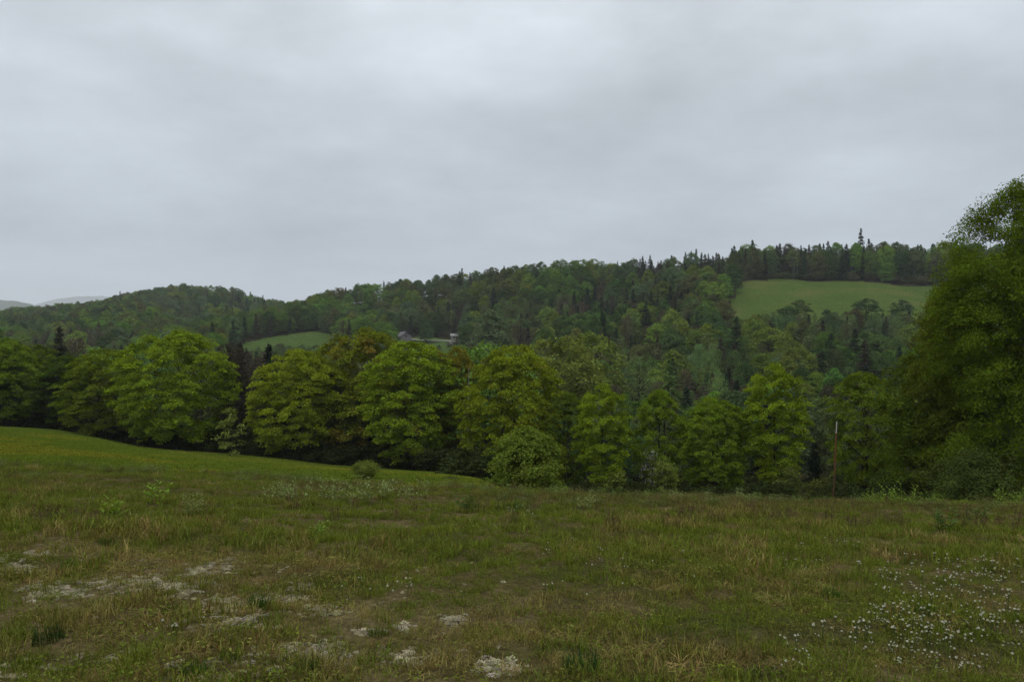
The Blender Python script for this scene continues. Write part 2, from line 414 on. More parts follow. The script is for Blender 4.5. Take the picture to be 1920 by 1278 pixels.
def budding(seed, H, R, n=1500, leaf=.5, base=.25):
    """a still half-bare tree: upswept twigs with a haze of small leaves"""
    rng = np.random.default_rng(seed); cr, tk = MB(), MB()
    add_tube(tk, curve_pts((0, 0, -.6), (rng.normal() * .2, rng.normal() * .2, H * .93), 7, .02, rng), np.linspace(.15, .02, 7), 6)
    for b in range(26):
        t = rng.uniform(base, .85); th = rng.uniform(0, 6.28); L = R * (1.15 - t * .75) * rng.uniform(.7, 1.1)
        end = (L * math.cos(th), L * math.sin(th), t * H + L * rng.uniform(.8, 1.6))
        if end[2] > H: end = (end[0] * .6, end[1] * .6, H * .97)
        add_tube(tk, curve_pts((0, 0, t * H), end, 4, .06, rng), np.linspace(.045, .012, 4), 4)
    t = base + (1 - base) * rng.random(n); th = rng.uniform(0, 6.28, n)
    r = R * np.sqrt(rng.random(n)) * (1 - np.abs(t - .5) ** 2 * 2.6) * (1 + .2 * np.sin(3 * th + 6 * t))
    P = np.stack([r * np.cos(th), r * np.sin(th), t * H], 1)
    Dd = np.stack([np.cos(th) * .35, np.sin(th) * .35, np.ones(n)], 1) + rng.normal(size=(n, 3)) * .35
    add_leaves(cr, P, rng.normal(size=(n, 3)), leaf * rng.uniform(.6, 1.4, n), leaf * .26 * rng.uniform(.7, 1.3, n), rng, D=Dd)
    return cr, tk

def build_tree(name, mk, leafmat, barkmat, loc, tint, rz=0, scale=(1, 1, 1), label='', cat='tree', group=None):
    cr, tk = mk
    root = bpy.data.objects.new(name, None); link(root); root.location = loc; root.rotation_euler.z = rz; root.scale = scale
    root.empty_display_size = .3
    tag(root, label, cat, group)
    mc = cr if isinstance(cr, bpy.types.Mesh) else cr.mesh('crown', [leafmat])
    mt = tk if isinstance(tk, bpy.types.Mesh) else tk.mesh('trunk', [barkmat], True)
    c = bpy.data.objects.new('crown', mc); link(c, root); c.color = (*tint, 1)
    if mc.materials[0] is not leafmat:
        c.material_slots[0].link = 'OBJECT'; c.material_slots[0].material = leafmat
    t = bpy.data.objects.new('trunk', mt); link(t, root)
    return root, mc, mt

# near prototypes: unit height 1 handled by scaling 14 m trees
PROTO = {}
def proto(key):
    if key in PROTO: return PROTO[key]
    if key == 'dome':   mk = broadleaf(101, 14, 6.3, 500, 95, .25, base=.07, widest=.47, top_pow=3.0, clump=.85, flat=.46, shell=.72, droop=.14)
    if key == 'dome2':  mk = broadleaf(102, 14, 5.4, 440, 95, .25, base=.09, widest=.46, top_pow=2.6, stems=2, clump=.82, flat=.46, shell=.66, droop=.14)
    if key == 'wide':   mk = broadleaf(103, 14, 7.2, 540, 95, .26, base=.08, widest=.40, top_pow=2.6, clump=.9, flat=.42, shell=.70, droop=.18)
    if key == 'upright':mk = broadleaf(104, 14, 4.0, 330, 90, .24, base=.14, widest=.55, top_pow=2.8, clump=.75, flat=.5, shell=.6, droop=.12)
    if key == 'upright2':mk = broadleaf(105, 14, 4.4, 310, 90, .24, base=.12, widest=.5, top_pow=2.3, stems=2, open_=.5, clump=.75, flat=.5, shell=.6, droop=.14)
    if key == 'airy':   mk = broadleaf(106, 14, 4.4, 300, 70, .24, base=.16, widest=.55, top_pow=2.2, stems=3, open_=.6, clump=.7, limb_n=40, flat=.5)
    PROTO[key] = (mk[0].mesh('crown', [M['leaf']]), mk[1].mesh('trunk', [M['bark']], True))
    return PROTO[key]
PR = {'dome': 6.3, 'dome2': 5.4, 'wide': 7.2, 'upright': 4.0, 'upright2': 4.4, 'airy': 4.4}

G1 = (.162, .225, .014); G2 = (.190, .230, .015); G3 = (.130, .192, .015); G4 = (.160, .170, .020); DK = (.058, .095, .012); DK2 = (.085, .120, .013); OR = (.165, .155, .018)
NEAR = [  # key, photo column, top row, base row, width px, depth, tint, leaf material, name, label
 ('dome', -60, 640, 800, 190, 98, DK, 'leaf', 'maple_tree', 'dark leafy tree cut by the frame at the high end of mown field'),
 ('dome2', 8, 632, 800, 120, 96, G3, 'leaf', 'maple_tree', 'mid green leafy tree beside the dark one at the high field corner'),
 ('dome', 72, 648, 802, 150, 103, DK2, 'leaf_tip', 'maple_tree', 'dull green leafy tree with rusty top at the high field corner'),
 ('upright', 122, 668, 806, 90, 99, DK, 'leaf', 'maple_tree', 'narrow dark leafy tree between rusty topped tree and olive tree'),
 ('dome2', 196, 652, 822, 145, 92, (.125, .165, .013), 'leaf', 'maple_tree', 'olive green leafy tree leaning against the big domed maple'),
 ('dome', 330, 620, 838, 200, 87, G1, 'leaf', 'maple_tree', 'big domed bright green maple standing alone on the field edge'),
 ('wide', 562, 655, 858, 185, 87, G2, 'leaf', 'maple_tree', 'yellow green maple with low sweeping branches, field side of the large clump'),
 ('dome', 682, 617, 866, 200, 91, (.140, .165, .014), 'leaf_rusty', 'maple_tree', 'tallest maple of the clump, with rust tinged rounded top'),
 ('dome2', 772, 636, 872, 185, 83, G1, 'leaf_tip', 'maple_tree', 'fresh green maple in front of the rusty topped tallest maple'),
 ('upright', 858, 652, 876, 84, 86, OR, 'leaf_rusty', 'maple_tree', 'slim rust coloured maple beside the bare thin trunk'),
 ('dome2', 962, 643, 905, 178, 72, (.165, .205, .013), 'leaf_tip', 'maple_tree', 'tall yellow green maple behind the rounded roadside bush'),
 ('upright2', 1066, 735, 915, 90, 68, DK2, 'leaf', 'maple_tree', 'dull olive small maple right behind the rounded bush'),
 ('upright', 1130, 722, 920, 106, 63, G1, 'leaf', 'maple_tree', 'bright green small maple with dark trunks under it'),
 ('upright2', 1236, 730, 922, 95, 65, G3, 'leaf', 'maple_tree', 'mid green slender maple above the white flowering shrub'),
 ('dome2', 1338, 742, 928, 130, 62, G3, 'leaf', 'maple_tree', 'low spreading maple leaning on the taller bright maple'),
 ('upright', 1452, 685, 932, 122, 61, G1, 'leaf', 'maple_tree', 'tall bright green maple beside the gap with small spruce'),
 ('airy', 1618, 698, 940, 140, 54, (.110, .155, .014), 'leaf', 'aspen_tree', 'airy many stemmed aspen behind the rusty pole'),
 ('upright2', 1706, 770, 940, 74, 60, DK2, 'leaf', 'aspen_tree', 'dull thin aspen between many stemmed aspen and big birch'),
]
OCC = []   # occluders in the photo for deciding which far trees show
for key, u, top, base, w, D, tint, lm, nm, lab in NEAR:
    x = px(u, D); g = float(terrain(x, D))
    h = (CY - top) / F * D - g
    r = w / 2 / F * D
    sxy = r / PR[key] / 1.0; sz = h / 14
    mk = proto(key)
    build_tree(nm, mk, M[lm], M['bark'], (x, D, g), tint, random.uniform(0, 6.28), (sxy, sxy, sz), lab, 'tree', 'trees along the field edge')
    OCC.append((u, top, base, w))

# big birch at the right
def big_birch():
    cr, tk = broadleaf(301, 17, 4.9, 1050, 150, .135, base=.03, widest=.60, top_pow=2.1, clump=.95, flat=.62, stems=3, trunk_r=.15, open_=.05, shell=.42, droop=.25, limb_n=110, foot=.95, tpow=.72)
    q = np.random.default_rng(302)
    for a, b, r in (((-1.2, -4.6, -.8), (-2.0, -3.6, 12.5), .075), ((.2, -4.3, -.8), (.9, -3.9, 13), .07), ((-2.6, -3.6, -.8), (-3.6, -2.6, 9), .055)):
        add_tube(tk, curve_pts(a, b, 9, .03, q), np.linspace(r, .02, 9), 7)
    return cr, tk
D = 40; u = 1905; x = px(u, D); g = float(terrain(x, D)); h = (CY - 352) / F * D - g
root, mcb, mtb = build_tree('birch_tree', big_birch(), M['leaf'], M['bark_pale'], (x, D, g), (.092, .135, .010), .6, (.80, .80, h / 17), 'huge dark birch towering over the right end of the meadow', 'tree')
OCC.append((1905, 380, 940, 330))
smk = broadleaf(305, 17, 5.4, 420, 110, .27, base=.03, widest=.5, top_pow=2.2, clump=1.25, flat=.6, stems=3, trunk_r=.16, open_=.1, shell=.5, droop=.2, limb_n=50, foot=.9)
smk = (smk[0].mesh('crown', [M['leaf']]), smk[1].mesh('trunk', [M['bark']], True))
for u, top, D, s, tint, lab in ((1800, 520, 43, .62, (.105, .125, .015), 'yellowish smaller birch leaning out from the huge dark birch'), (1762, 640, 45, .80, DK2, 'low bushy birch at the foot of the huge dark birch'), (2010, 480, 42, .8, DK, 'dark birch behind the huge birch, partly outside the view')):
    x = px(u, D); g = float(terrain(x, D)); h = (CY - top) / F * D - g
    build_tree('birch_tree', smk, M['leaf'], M['bark'], (x, D, g), tint, u * .01, (s * .75, s * .75, h / 17), lab, 'tree')
    OCC.append((u, top + 20, 940, 110))

# rounded bush on the brow, saplings and shrubs
def bush(name, seed, u, yb, top, w, D, leaf, ncl, nl, tint, label, matk='leaf', cat='bush', flat=.75, wst=.35, clump=.45, barkk='bark', base=.02):
    x = px(u, D); g = float(terrain(x, D)); h = (CY - top) / F * D - g; r = w / 2 / F * D
    mk = broadleaf(seed, h, r * .93, ncl, nl, leaf, base=base, widest=wst, clump=clump, flat=flat, stems=5, trunk_r=.035 if h < 5 else .06, top_pow=2.0, shell=.35, droop=.1, limb_n=60)
    return build_tree(name, mk, M[matk], M[barkk], (x, D, g), tint, 0, (1, 1, 1), label, cat)
bush('rounded_bush', 401, 988, 918, 806, 172, 33, .125, 240, 80, (.120, .160, .024), 'rounded light green bush standing on the brow of the meadow', flat=.6, clump=.42)
bush('sapling', 402, 432, 838, 766, 50, 80, .24, 34, 40, (0.149, 0.184, 0.038), 'pale green sapling beside the big domed maple', cat='sapling', clump=.6, flat=.4)
bush('sapling', 403, 1250, 920, 862, 52, 45, .15, 40, 50, (0.131, 0.166, 0.032), 'small light green sapling under the slender maple', cat='sapling', clump=.4)
bush('sapling', 404, 1155, 920, 880, 44, 46, .15, 30, 40, (0.140, 0.166, 0.032), 'low leafy sapling at the foot of the small maple', cat='sapling', clump=.4)
bush('broom_shrub', 405, 685, 915, 868, 48, 28, .05, 120, 60, (.14, .175, .035), 'thin wispy pale shrub at the edge of the mown field', cat='shrub', clump=.2, wst=.8)
bush('low_shrub', 406, 845, 915, 898, 30, 30, .06, 30, 50, (0.088, 0.108, 0.028), 'tiny dark shrub on mown grass near the rounded bush', cat='shrub', clump=.2)
bush('leafy_shrub', 408, 1545, 925, 898, 90, 52, .14, 60, 50, (0.096, 0.108, 0.025), 'olive shrub behind the foot of the rusty pole', cat='shrub', clump=.5)
bush('leafy_shrub', 409, 1660, 925, 888, 80, 48, .14, 60, 50, (0.070, 0.098, 0.021), 'green shrub between many stemmed aspen and big birch', cat='shrub', clump=.5)
bush('leafy_shrub', 410, 1480, 925, 872, 70, 50, .14, 40, 50, (0.088, 0.105, 0.025), 'olive shrub beside the small dark spruce', cat='shrub', clump=.5)
bush('leafy_shrub', 412, 1835, 930, 852, 210, 37, .13, 160, 60, (0.060, 0.081, 0.018), 'dark dense shrub filling the foot of the huge birch', cat='shrub', clump=.7)

# flowering shrub: leaves plus white blossom
M['blossom'] = leaf_material('blossom', fixed=(.30, .30, .27), source='fixed', vary=.25, trans=.2)
def blossom(u, top, w, D, seed, label, leaves=(.06, .075, .02), ls=.12, name='flowering_shrub', cat='shrub', frac=30):
    x = px(u, D); g = float(terrain(x, D)); h = (CY - top) / F * D - g; r = w / 2 / F * D
    mk = broadleaf(seed, h, r, 30, 28, ls, base=.05, widest=.45, clump=r * .4, flat=.8, stems=3, trunk_r=.04, shell=.3, droop=.1, limb_n=30)
    root, mc, mt = build_tree(name, mk, M['leaf'], M['bark'], (x, D, g), leaves, 0, (1, 1, 1), label, cat)
    mk2 = broadleaf(seed + 1, h * 1.01, r * 1.02, 34, frac, ls * .7, base=.05, widest=.45, clump=r * .4, flat=.8, stems=1, trunk_r=.02, shell=.5, droop=.1, limb_n=0)
    b = bpy.data.objects.new('blossom', mk2[0].mesh('blossom', [M['blossom']])); link(b, root)
blossom(1221, 842, 38, 50, 451, 'white flowering shrub between slender maple and light sapling', ls=.10, frac=14)
blossom(1702, 878, 26, 45, 453, 'pale flowering sapling at the left foot of the huge birch', ls=.10, name='flowering_sapling', cat='sapling', frac=16)
blossom(622, 628, 16, 330, 455, 'tiny pinkish flowering tree beside the valley field', ls=.5, name='flowering_tree', cat='tree', frac=26)
blossom(850, 640, 24, 385, 457, 'white flowering tree in front of the cream shed', ls=.55, name='flowering_tree', cat='tree', frac=40)

# small spruce in the gap
mk = conifer(501, 3.4, 1.15, .2, 22, 9)
D = 57; x = px(1527, D); g = float(terrain(x, D)); h = (CY - 832) / F * D - g
build_tree('spruce_tree', mk, M['leaf'], M['bark'], (x, D, g), (.016, .024, .014), 0, (1.0, 1.0, h / 3.4), 'small blackish spruce in the gap left of the rusty pole', 'tree')

# thin bare trunk at the field edge
rng = np.random.default_rng(9)
D = 76; x = px(878, D); g = float(terrain(x, D)); ht = (CY - 690) / F * D - g
t1 = MB(); TW = []
add_tube(t1, curve_pts((0, 0, -.3), (.05, 0, ht), 9, .006, rng), np.linspace(.11, .035, 9), 7)
for k in range(14):
    z = rng.uniform(.35, .97) * ht; a = rng.uniform(0, 6.28); L = rng.uniform(.3, 1.0)
    t2 = MB(); add_tube(t2, curve_pts((.03, 0, z), (L * math.cos(a), L * math.sin(a), z + L * rng.uniform(.1, .7)), 4, .08, rng), np.linspace(.022, .006, 4), 4); TW.append(t2)
root = bpy.data.objects.new('bare_tree', None); link(root); root.location = (x, D, g); tag(root, 'thin leafless grey trunk at the edge of the mown field', 'tree')
link(bpy.data.objects.new('trunk', t1.mesh('trunk', [M['bark_pale']], True)), root)
for t2 in TW: link(bpy.data.objects.new('twig', t2.mesh('twig', [M['bark']], True)), root)


# rusty pole with a pale tip
M['rust'] = simple_mat('rusty_steel', (.075, .026, .012), (.125, .045, .02), 9, .8, .2)
M['palecap'] = simple_mat('pale_paint', (.27, .26, .23), (.36, .35, .31), 9, .7)
M['darkwood'] = simple_mat('dark_pole_foot', (.05, .022, .013), (.09, .04, .02), 9, .9)
D = 23.5; x = px(1562, D); g = float(terrain(x, D)); ht = (CY - 790) / F * D - g
root = bpy.data.objects.new('marker_pole', None); link(root); root.location = (x, D, g); root.rotation_euler = (0, math.radians(2.6), 0)
tag(root, 'thin rusty pole with a pale tip leaning slightly in the meadow', 'pole')
for nm, a, b, r, mt in (('foot', -.3, ht * .36, .020, 'darkwood'), ('shaft', ht * .36, ht * .86, .022, 'rust'), ('tip', ht * .86, ht, .017, 'palecap')):
    m_ = MB(); add_tube(m_, [(0, 0, a), (0, 0, (a + b) / 2), (0, 0, b)], [r, r, r], 10)
    link(bpy.data.objects.new(nm, m_.mesh(nm, [M[mt]], True)), root)

# ------------------------------------------------------------------ houses, road
M['wall_grey'] = simple_mat('weathered_boards', (.12, .11, .115), (.18, .165, .17), 1.5)
M['roof_grey'] = simple_mat('grey_roofing', (.09, .085, .09), (.14, .13, .14), 2)
M['wall_white'] = simple_mat('cream_boards', (.17, .165, .145), (.24, .23, .205), 1.5)
M['roof_pale'] = simple_mat('pale_metal_roof', (.17, .17, .165), (.24, .24, .23), 1.5, .8)
M['glass'] = simple_mat('dark_window', (.015, .018, .02), (.03, .035, .04), 2, .15, spec=.5)
M['wood'] = simple_mat('door_wood', (.05, .035, .025), (.09, .06, .04), 3)
def house(u, D, L, W, h, rise, rz, wm, rm, label, name='house', cat='house', sink=.0, chimney=True, windows=3):
    x = px(u, D); g = float(terrain(x, D)) + sink
    root = bpy.data.objects.new(name, None); link(root); root.location = (x, D, g); root.rotation_euler.z = rz; tag(root, label, cat)
    b = MB(); l, w = L / 2, W / 2
    v = [(-l,-w,-1),(l,-w,-1),(l,w,-1),(-l,w,-1),(-l,-w,h),(l,-w,h),(l,w,h),(-l,w,h),(-l,0,h+rise),(l,0,h+rise)]
    b.add(v, [(0,1,5,4),(2,3,7,6)]); b.add(v, [(1,2,6,9,5),(3,0,4,8,7)])
    link(bpy.data.objects.new('wall', b.mesh('wall', [wm])), root)
    r = MB(); e = .45; t = .18; k = rise / w
    for s in (-1, 1):
        v = [(-l-e, s*(w+e), h-e*k+.02), (l+e, s*(w+e), h-e*k+.02), (l+e, 0, h+rise+.02), (-l-e, 0, h+rise+.02)]
        v += [(a, c, z+t) for a, c, z in v]
        q = [(0,1,2,3),(4,5,6,7),(0,1,5,4),(1,2,6,5),(3,0,4,7)]
        r.add(v, q)
    ro = link(bpy.data.objects.new('roof', r.mesh('roof', [rm])), root)
    if chimney:
        c = MB(); add_box(c, (l*.3, -.35, h+rise*.7), (l*.3+.6, .3, h+rise+.9)); link(bpy.data.objects.new('chimney', c.mesh('chimney', [M['roof_grey']])), ro)
    d = MB(); add_box(d, (-l*.05-.5, -w-.06, -.2), (-l*.05+.5, -w+.02, 2.0)); link(bpy.data.objects.new('door', d.mesh('door', [M['wood']])), root)
    for i in range(windows):
        xx = -l + L * (i + .5) / windows
        if abs(xx + l * .05) < 1.2: continue
        f = MB(); add_box(f, (xx-.5, -w-.05, 1.0), (xx+.5, -w+.03, 2.1)); wo = link(bpy.data.objects.new('window', f.mesh('window', [wm])), root)
        p = MB(); add_box(p, (xx-.42, -w-.08, 1.08), (xx+.42, -w-.051, 2.02)); link(bpy.data.objects.new('pane', p.mesh('pane', [M['glass']])), wo)
    f = MB(); add_box(f, (l-.03, -.5, h-.4), (l+.05, .5, h+.6)); wo = link(bpy.data.objects.new('window', f.mesh('window', [wm])), root)
    p = MB(); add_box(p, (l+.051, -.42, h-.32), (l+.08, .42, h+.52)); link(bpy.data.objects.new('pane', p.mesh('pane', [M['glass']])), wo)
house(756, 398, 9, 6.5, 3.0, 2.4, math.radians(-62), M['wall_grey'], M['roof_grey'], 'grey weathered house half hidden behind the clump of maples', sink=.9)
house(857, 402, 6.5, 4, 2.2, 1.1, math.radians(8), M['wall_white'], M['roof_pale'], 'cream shed with pale roof beside the valley road', 'shed', 'shed', .9, False, 2)
house(323, 575, 8, 5, 2.6, 1.6, math.radians(20), M['wall_white'], M['roof_pale'], 'tiny white house among trees on the far low hill', 'house', 'house', 4.5, False, 2)
house(1734, 322, 3.0, 2.4, 1.8, .9, math.radians(25), M['wall_white'], M['roof_pale'], 'small pale roofed shed at the lower edge of hilltop field', 'shed', 'shed', 1.8, False, 2)
us = np.linspace(770, 850, 41); DL = 412 + 1.5 * np.sin(us / 19)
rv = []
for du in (-2.6, 2.6):
    xs = px(us, DL); rv.append(np.stack([xs, DL + du, terrain(xs, DL) + .35 + du * .05], 1))
rv = np.concatenate(rv); i = np.arange(40)
q = np.stack([i, i + 1, i + 42, i + 41], 1)
rm = MB(); rm.add(rv, q); tag(link(bpy.data.objects.new('road', rm.mesh('road', [M['road']], True))), kind='structure')

# ------------------------------------------------------------------ woods on the slopes
def join(mk, lm, bm):
    b = MB()
    for s, mi in ((mk[0], 0), (mk[1], 1)):
        off = b.nv; lo = b.nl
        b.v += s.v; b.f += [f + off for f in s.f]; b.st += [q + lo for q in s.st]; b.mi += [np.full(len(q), mi) for q in s.st]
        b.nv += s.nv; b.nl += s.nl
    return b
FAR = {}
def far(kind, i, mk, bark='bark'):
    b = join(mk, None, None)
    a = b.mesh(kind + '_tree', [M['leaf'], M[bark]]); c = b.mesh(kind + '_tree_copy', [M['leaf_inst'], M[bark]])
    FAR.setdefault(kind, []).append((a, c))
for i in range(6):
    far('leafy', i, broadleaf(600 + i, 12, [4.6, 5.2, 4.0, 3.6, 4.9, 4.2][i], 120, 52, .42, base=.10, widest=[.5, .45, .5, .42, .55, .4][i], clump=1.25, flat=.5, top_pow=[2.4, 2.6, 2, 1.6, 2.6, 1.8][i], trunk_r=.18, limb_n=14, droop=.2))
for i in range(4):
    far('spruce', i, conifer(640 + i, 12, [2.7, 2.3, 3.0, 2.1][i], .55, 26, 8, base=[.06, .1, .05, .2][i], tip_pow=[.8, .75, .85, .7][i]))
for i in range(4):
    far('budding', i, budding(660 + i, 12, [2.6, 2.2, 3.0, 2.4][i], 1500, .42))
for i in range(3):
    far('aspen', i, broadleaf(680 + i, 12, [2.6, 2.3, 2.9][i], 56, 42, .34, base=.42, widest=.68, clump=.95, flat=.6, top_pow=2, trunk_r=.16, limb_n=22, bark='bark_pale', open_=.3), 'bark_pale')
FARR = {'leafy': [4.6, 5.2, 4.0, 3.6, 4.9, 4.2], 'spruce': [2.7, 2.3, 3.0, 2.1], 'budding': [2.6, 2.2, 3, 2.4], 'aspen': [2.6, 2.3, 2.9]}

LG = [('bright green', (.125, .200, .038)), ('mid green', (.100, .155, .040)), ('dark green', (.062, .098, .030)), ('yellow green', (.155, .190, .036)), ('brownish', (.112, .120, .042)), ('grey green', (.105, .140, .058))]
SG = [('blackish', (.026, .038, .022)), ('dark green', (.036, .056, .028)), ('brown tinged', (.055, .052, .032))]
BG = [('brown', (.085, .066, .044)), ('dull olive', (.10, .105, .045)), ('pale green', (.125, .170, .055))]
AG = [('pale stemmed', (.09, .115, .045)), ('olive', (.105, .115, .04))]
# patches of a species on the photo: (cx, cy, rx, ry, {kind: weight})
PATCH = [
 (1255, 488, 125, 30, {'spruce': .9, 'leafy': .1}),
 (1560, 480, 200, 45, {'spruce': .5, 'aspen': .35, 'leafy': .15}),
 (1000, 588, 200, 28, {'budding': .45, 'spruce': .3, 'leafy': .25}),
 (1190, 560, 130, 30, {'spruce': .6, 'leafy': .3, 'budding': .1}),
 (935, 655, 70, 40, {'budding': .6, 'spruce': .4}),
 (460, 720, 60, 110, {'spruce': .5, 'budding': .5}),
 (160, 650, 100, 30, {'budding': .55, 'spruce': .25, 'leafy': .2}),
 (1345, 715, 90, 60, {'budding': .6, 'spruce': .3, 'leafy': .1}),
 (1470, 690, 140, 70, {'budding': .33, 'spruce': .47, 'leafy': .2}),
 (1640, 690, 120, 70, {'spruce': .65, 'budding': .25, 'leafy': .2}),
 (1230, 690, 90, 40, {'budding': .35, 'leafy': .5, 'spruce': .15}),
 (910, 515, 70, 14, {'spruce': .6, 'leafy': .4}),
 (480, 575, 60, 25, {'leafy': .6, 'spruce': .3, 'budding': .1}),
]
cand = []
def clear(u, D):
    m = hill_field_mask(u, D) | valley_field_mask(u, D)
    m |= (u > 735) & (u < 872) & (D > 345) & (D < 426)            # yard and road
    m |= (u > 300) & (u < 345) & (D > 545) & (D < 582)
    m |= (D < TREE_EDGE(u) + 6)
    m |= (u > 1492) & (u < 1545) & (D < 150)                      # the gap by the small spruce
    return m
prng = np.random.default_rng(77)
def sow(d0, d1, step, u0, u1, hmul=1.0):
    D = d0
    while D < d1:
        s = step * (1 + .0006 * D); xw = np.arange(px(u0, D), px(u1, D), s)
        for x in xw:
            d = D + prng.uniform(-.45, .45) * s; xx = x + prng.uniform(-.45, .45) * s
            u = CX + F * xx / d
            if bool(clear(np.array(u), np.array(d))): continue
            cand.append((u, d, xx, hmul))
        D += s
sow(92, 175, 5.6, -250, 2150)
sow(175, 560, 6.6, -250, 2150)
sow(560, 900, 8.0, -250, 640)
TR = []
for u, d, x, hm in cand:
    g = float(terrain(x, d))
    front = 1 if d < 300 else 0
    H = prng.uniform(9.5, 15.5)
    if 1370 < u and d > 405: H = prng.uniform(14, 19)
    if d > 560: H = prng.uniform(10, 14)
    if d < 175: H = prng.uniform(10, 16) * (.8 if u > 1000 else 1.0)
    if d < 345:      # low young growth in front of the valley field, the yard and the hilltop field
        cap = np.interp(u, [380, 445, 520, 640, 690, 735, 870, 900, 1340, 1380, 1440, 1760, 1800], [600, 652, 650, 652, 640, 649, 650, 600, 540, 600, 588, 590, 560]) + prng.normal() * 3
        H = min(H, (CY - cap) / F * d - g)
        if H < 3: continue
    ym = ypix(g + H * .6, d)
    n1 = float(vnoise(x * .022, d * .022, 21, 2)); n2 = float(vnoise(x * .03 + 50, d * .03, 33, 2))
    w = {'leafy': .84, 'spruce': .06, 'budding': .10} if d > 300 else {'leafy': .52, 'spruce': .22, 'budding': .26}
    for cx, cy, rx, ry, ww in PATCH:
        if ((u - cx) / rx) ** 2 + ((ym - cy) / ry) ** 2 < 1: w = ww; break
    w = {k: v * (1.6 if (k == 'leafy') == (n1 > .5) else .7) for k, v in w.items()}
    kind = random.choices(list(w), list(w.values()))[0]
    pal = {'leafy': LG, 'spruce': SG, 'budding': BG, 'aspen': AG}[kind]
    ci = int(np.clip((n2 - .22) / .56 * len(pal) + prng.normal() * .9, 0, len(pal) - 1))
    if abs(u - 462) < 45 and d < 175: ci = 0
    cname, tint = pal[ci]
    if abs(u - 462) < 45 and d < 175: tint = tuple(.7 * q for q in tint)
    if kind == 'spruce': H *= prng.uniform(.85, 1.15)
    vi = prng.integers(len(FAR[kind])); sz = H / 12; sxy = sz * prng.uniform(.85, 1.2)
    if kind == 'leafy': sxy *= .92
    tint = tuple(np.array(tint) * np.array([.92, 1, 1]) * prng.uniform(.72, 1.22) * (1 + prng.normal(size=3) * .05))
    if d < 300 and u > 980: tint = tuple((1.1 if u < 1350 else .92) * q for q in tint)
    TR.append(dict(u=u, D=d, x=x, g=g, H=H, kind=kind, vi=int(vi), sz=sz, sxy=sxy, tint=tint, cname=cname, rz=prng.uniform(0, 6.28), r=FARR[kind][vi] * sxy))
# named single trees that stand out in the photo
for u, top, D, kind, vi, tint, lab, nm in (
    (1614, 428, 452, 'spruce', 0, (0.034, 0.049, 0.034), 'tall ragged pine rising above the ridge behind the hilltop field', 'pine_tree'),
    (866, 502, 530, 'spruce', 2, (0.027, 0.038, 0.027), 'pointed black spruce topping the ridge above the cream shed', 'spruce_tree'),
    (853, 595, 418, 'spruce', 1, (0.027, 0.034, 0.025), 'dark pointed spruce standing behind the cream shed', 'spruce_tree'),
    (800, 603, 402, 'leafy', 3, (0.068, 0.114, 0.038), 'small round green tree beside the valley road', 'leafy_tree'),
    (1537, 557, 372, 'leafy', 0, (0.057, 0.085, 0.030), 'lone dark small bush out in the hilltop field', 'bush'),
    (922, 583, 260, 'leafy', 3, (0.110, 0.148, 0.068), 'pale grey green feathery tree right of the cream shed', 'leafy_tree'),
    (1255, 672, 135, 'spruce', 0, (0.095, 0.148, 0.042), 'light green pointed larch behind the slender maple', 'larch_tree'),
    (1195, 668, 150, 'budding', 0, (0.118, 0.163, 0.057), 'pale green feathery tree left of the pointed larch', 'budding_tree'),
    (1045, 632, 150, 'leafy', 1, (0.137, 0.163, 0.030), 'yellow green leafy tree behind the tall yellow green maple', 'leafy_tree'),
    (1108, 628, 165, 'leafy', 4, (0.125, 0.160, 0.030), 'yellow green tree with orange tip behind the small maple', 'leafy_tree'),
    (1500, 563, 318, 'leafy', 4, (0.065, 0.095, 0.030), 'rounded dark green tree at the lower edge of hilltop field', 'leafy_tree'),
    (1475, 572, 312, 'leafy', 0, (0.057, 0.095, 0.030), 'dark leafy tree left of the rounded tree below hilltop field', 'leafy_tree'),
    (1625, 560, 312, 'leafy', 1, (0.046, 0.076, 0.028), 'broad blackish green tree at the lower edge of hilltop field', 'leafy_tree'),
    (1600, 578, 305, 'leafy', 0, (0.099, 0.087, 0.038), 'brownish tree in front of the broad blackish green tree', 'leafy_tree'),
    (1690, 563, 318, 'leafy', 4, (0.046, 0.076, 0.030), 'dark green tree beside the pale roofed shed', 'leafy_tree'),
    (1550, 580, 316, 'leafy', 5, (0.057, 0.087, 0.030), 'smaller dark tree filling the dip between two broad trees', 'leafy_tree'),
):
    x = px(u, D); g = float(terrain(x, D)); H = (CY - top) / F * D - g
    me = FAR[kind][vi][0]; o = bpy.data.objects.new(nm, me); link(o); o.location = (x, D, g); s = H / 12
    sx = {'pine_tree': s * .85, 'bush': s * .8}.get(nm, s * (1.0 if kind != 'leafy' or H > 13 else 1.1))
    o.scale = (sx, sx, s); o.rotation_euler.z = u; o.color = (*tint, 1)
    tag(o, lab, 'bush' if nm == 'bush' else 'tree')
    OCC.append((u, top + 6, ypix(g, D), 2 * FARR[kind][vi] * s / D * F)) if D < 300 else None

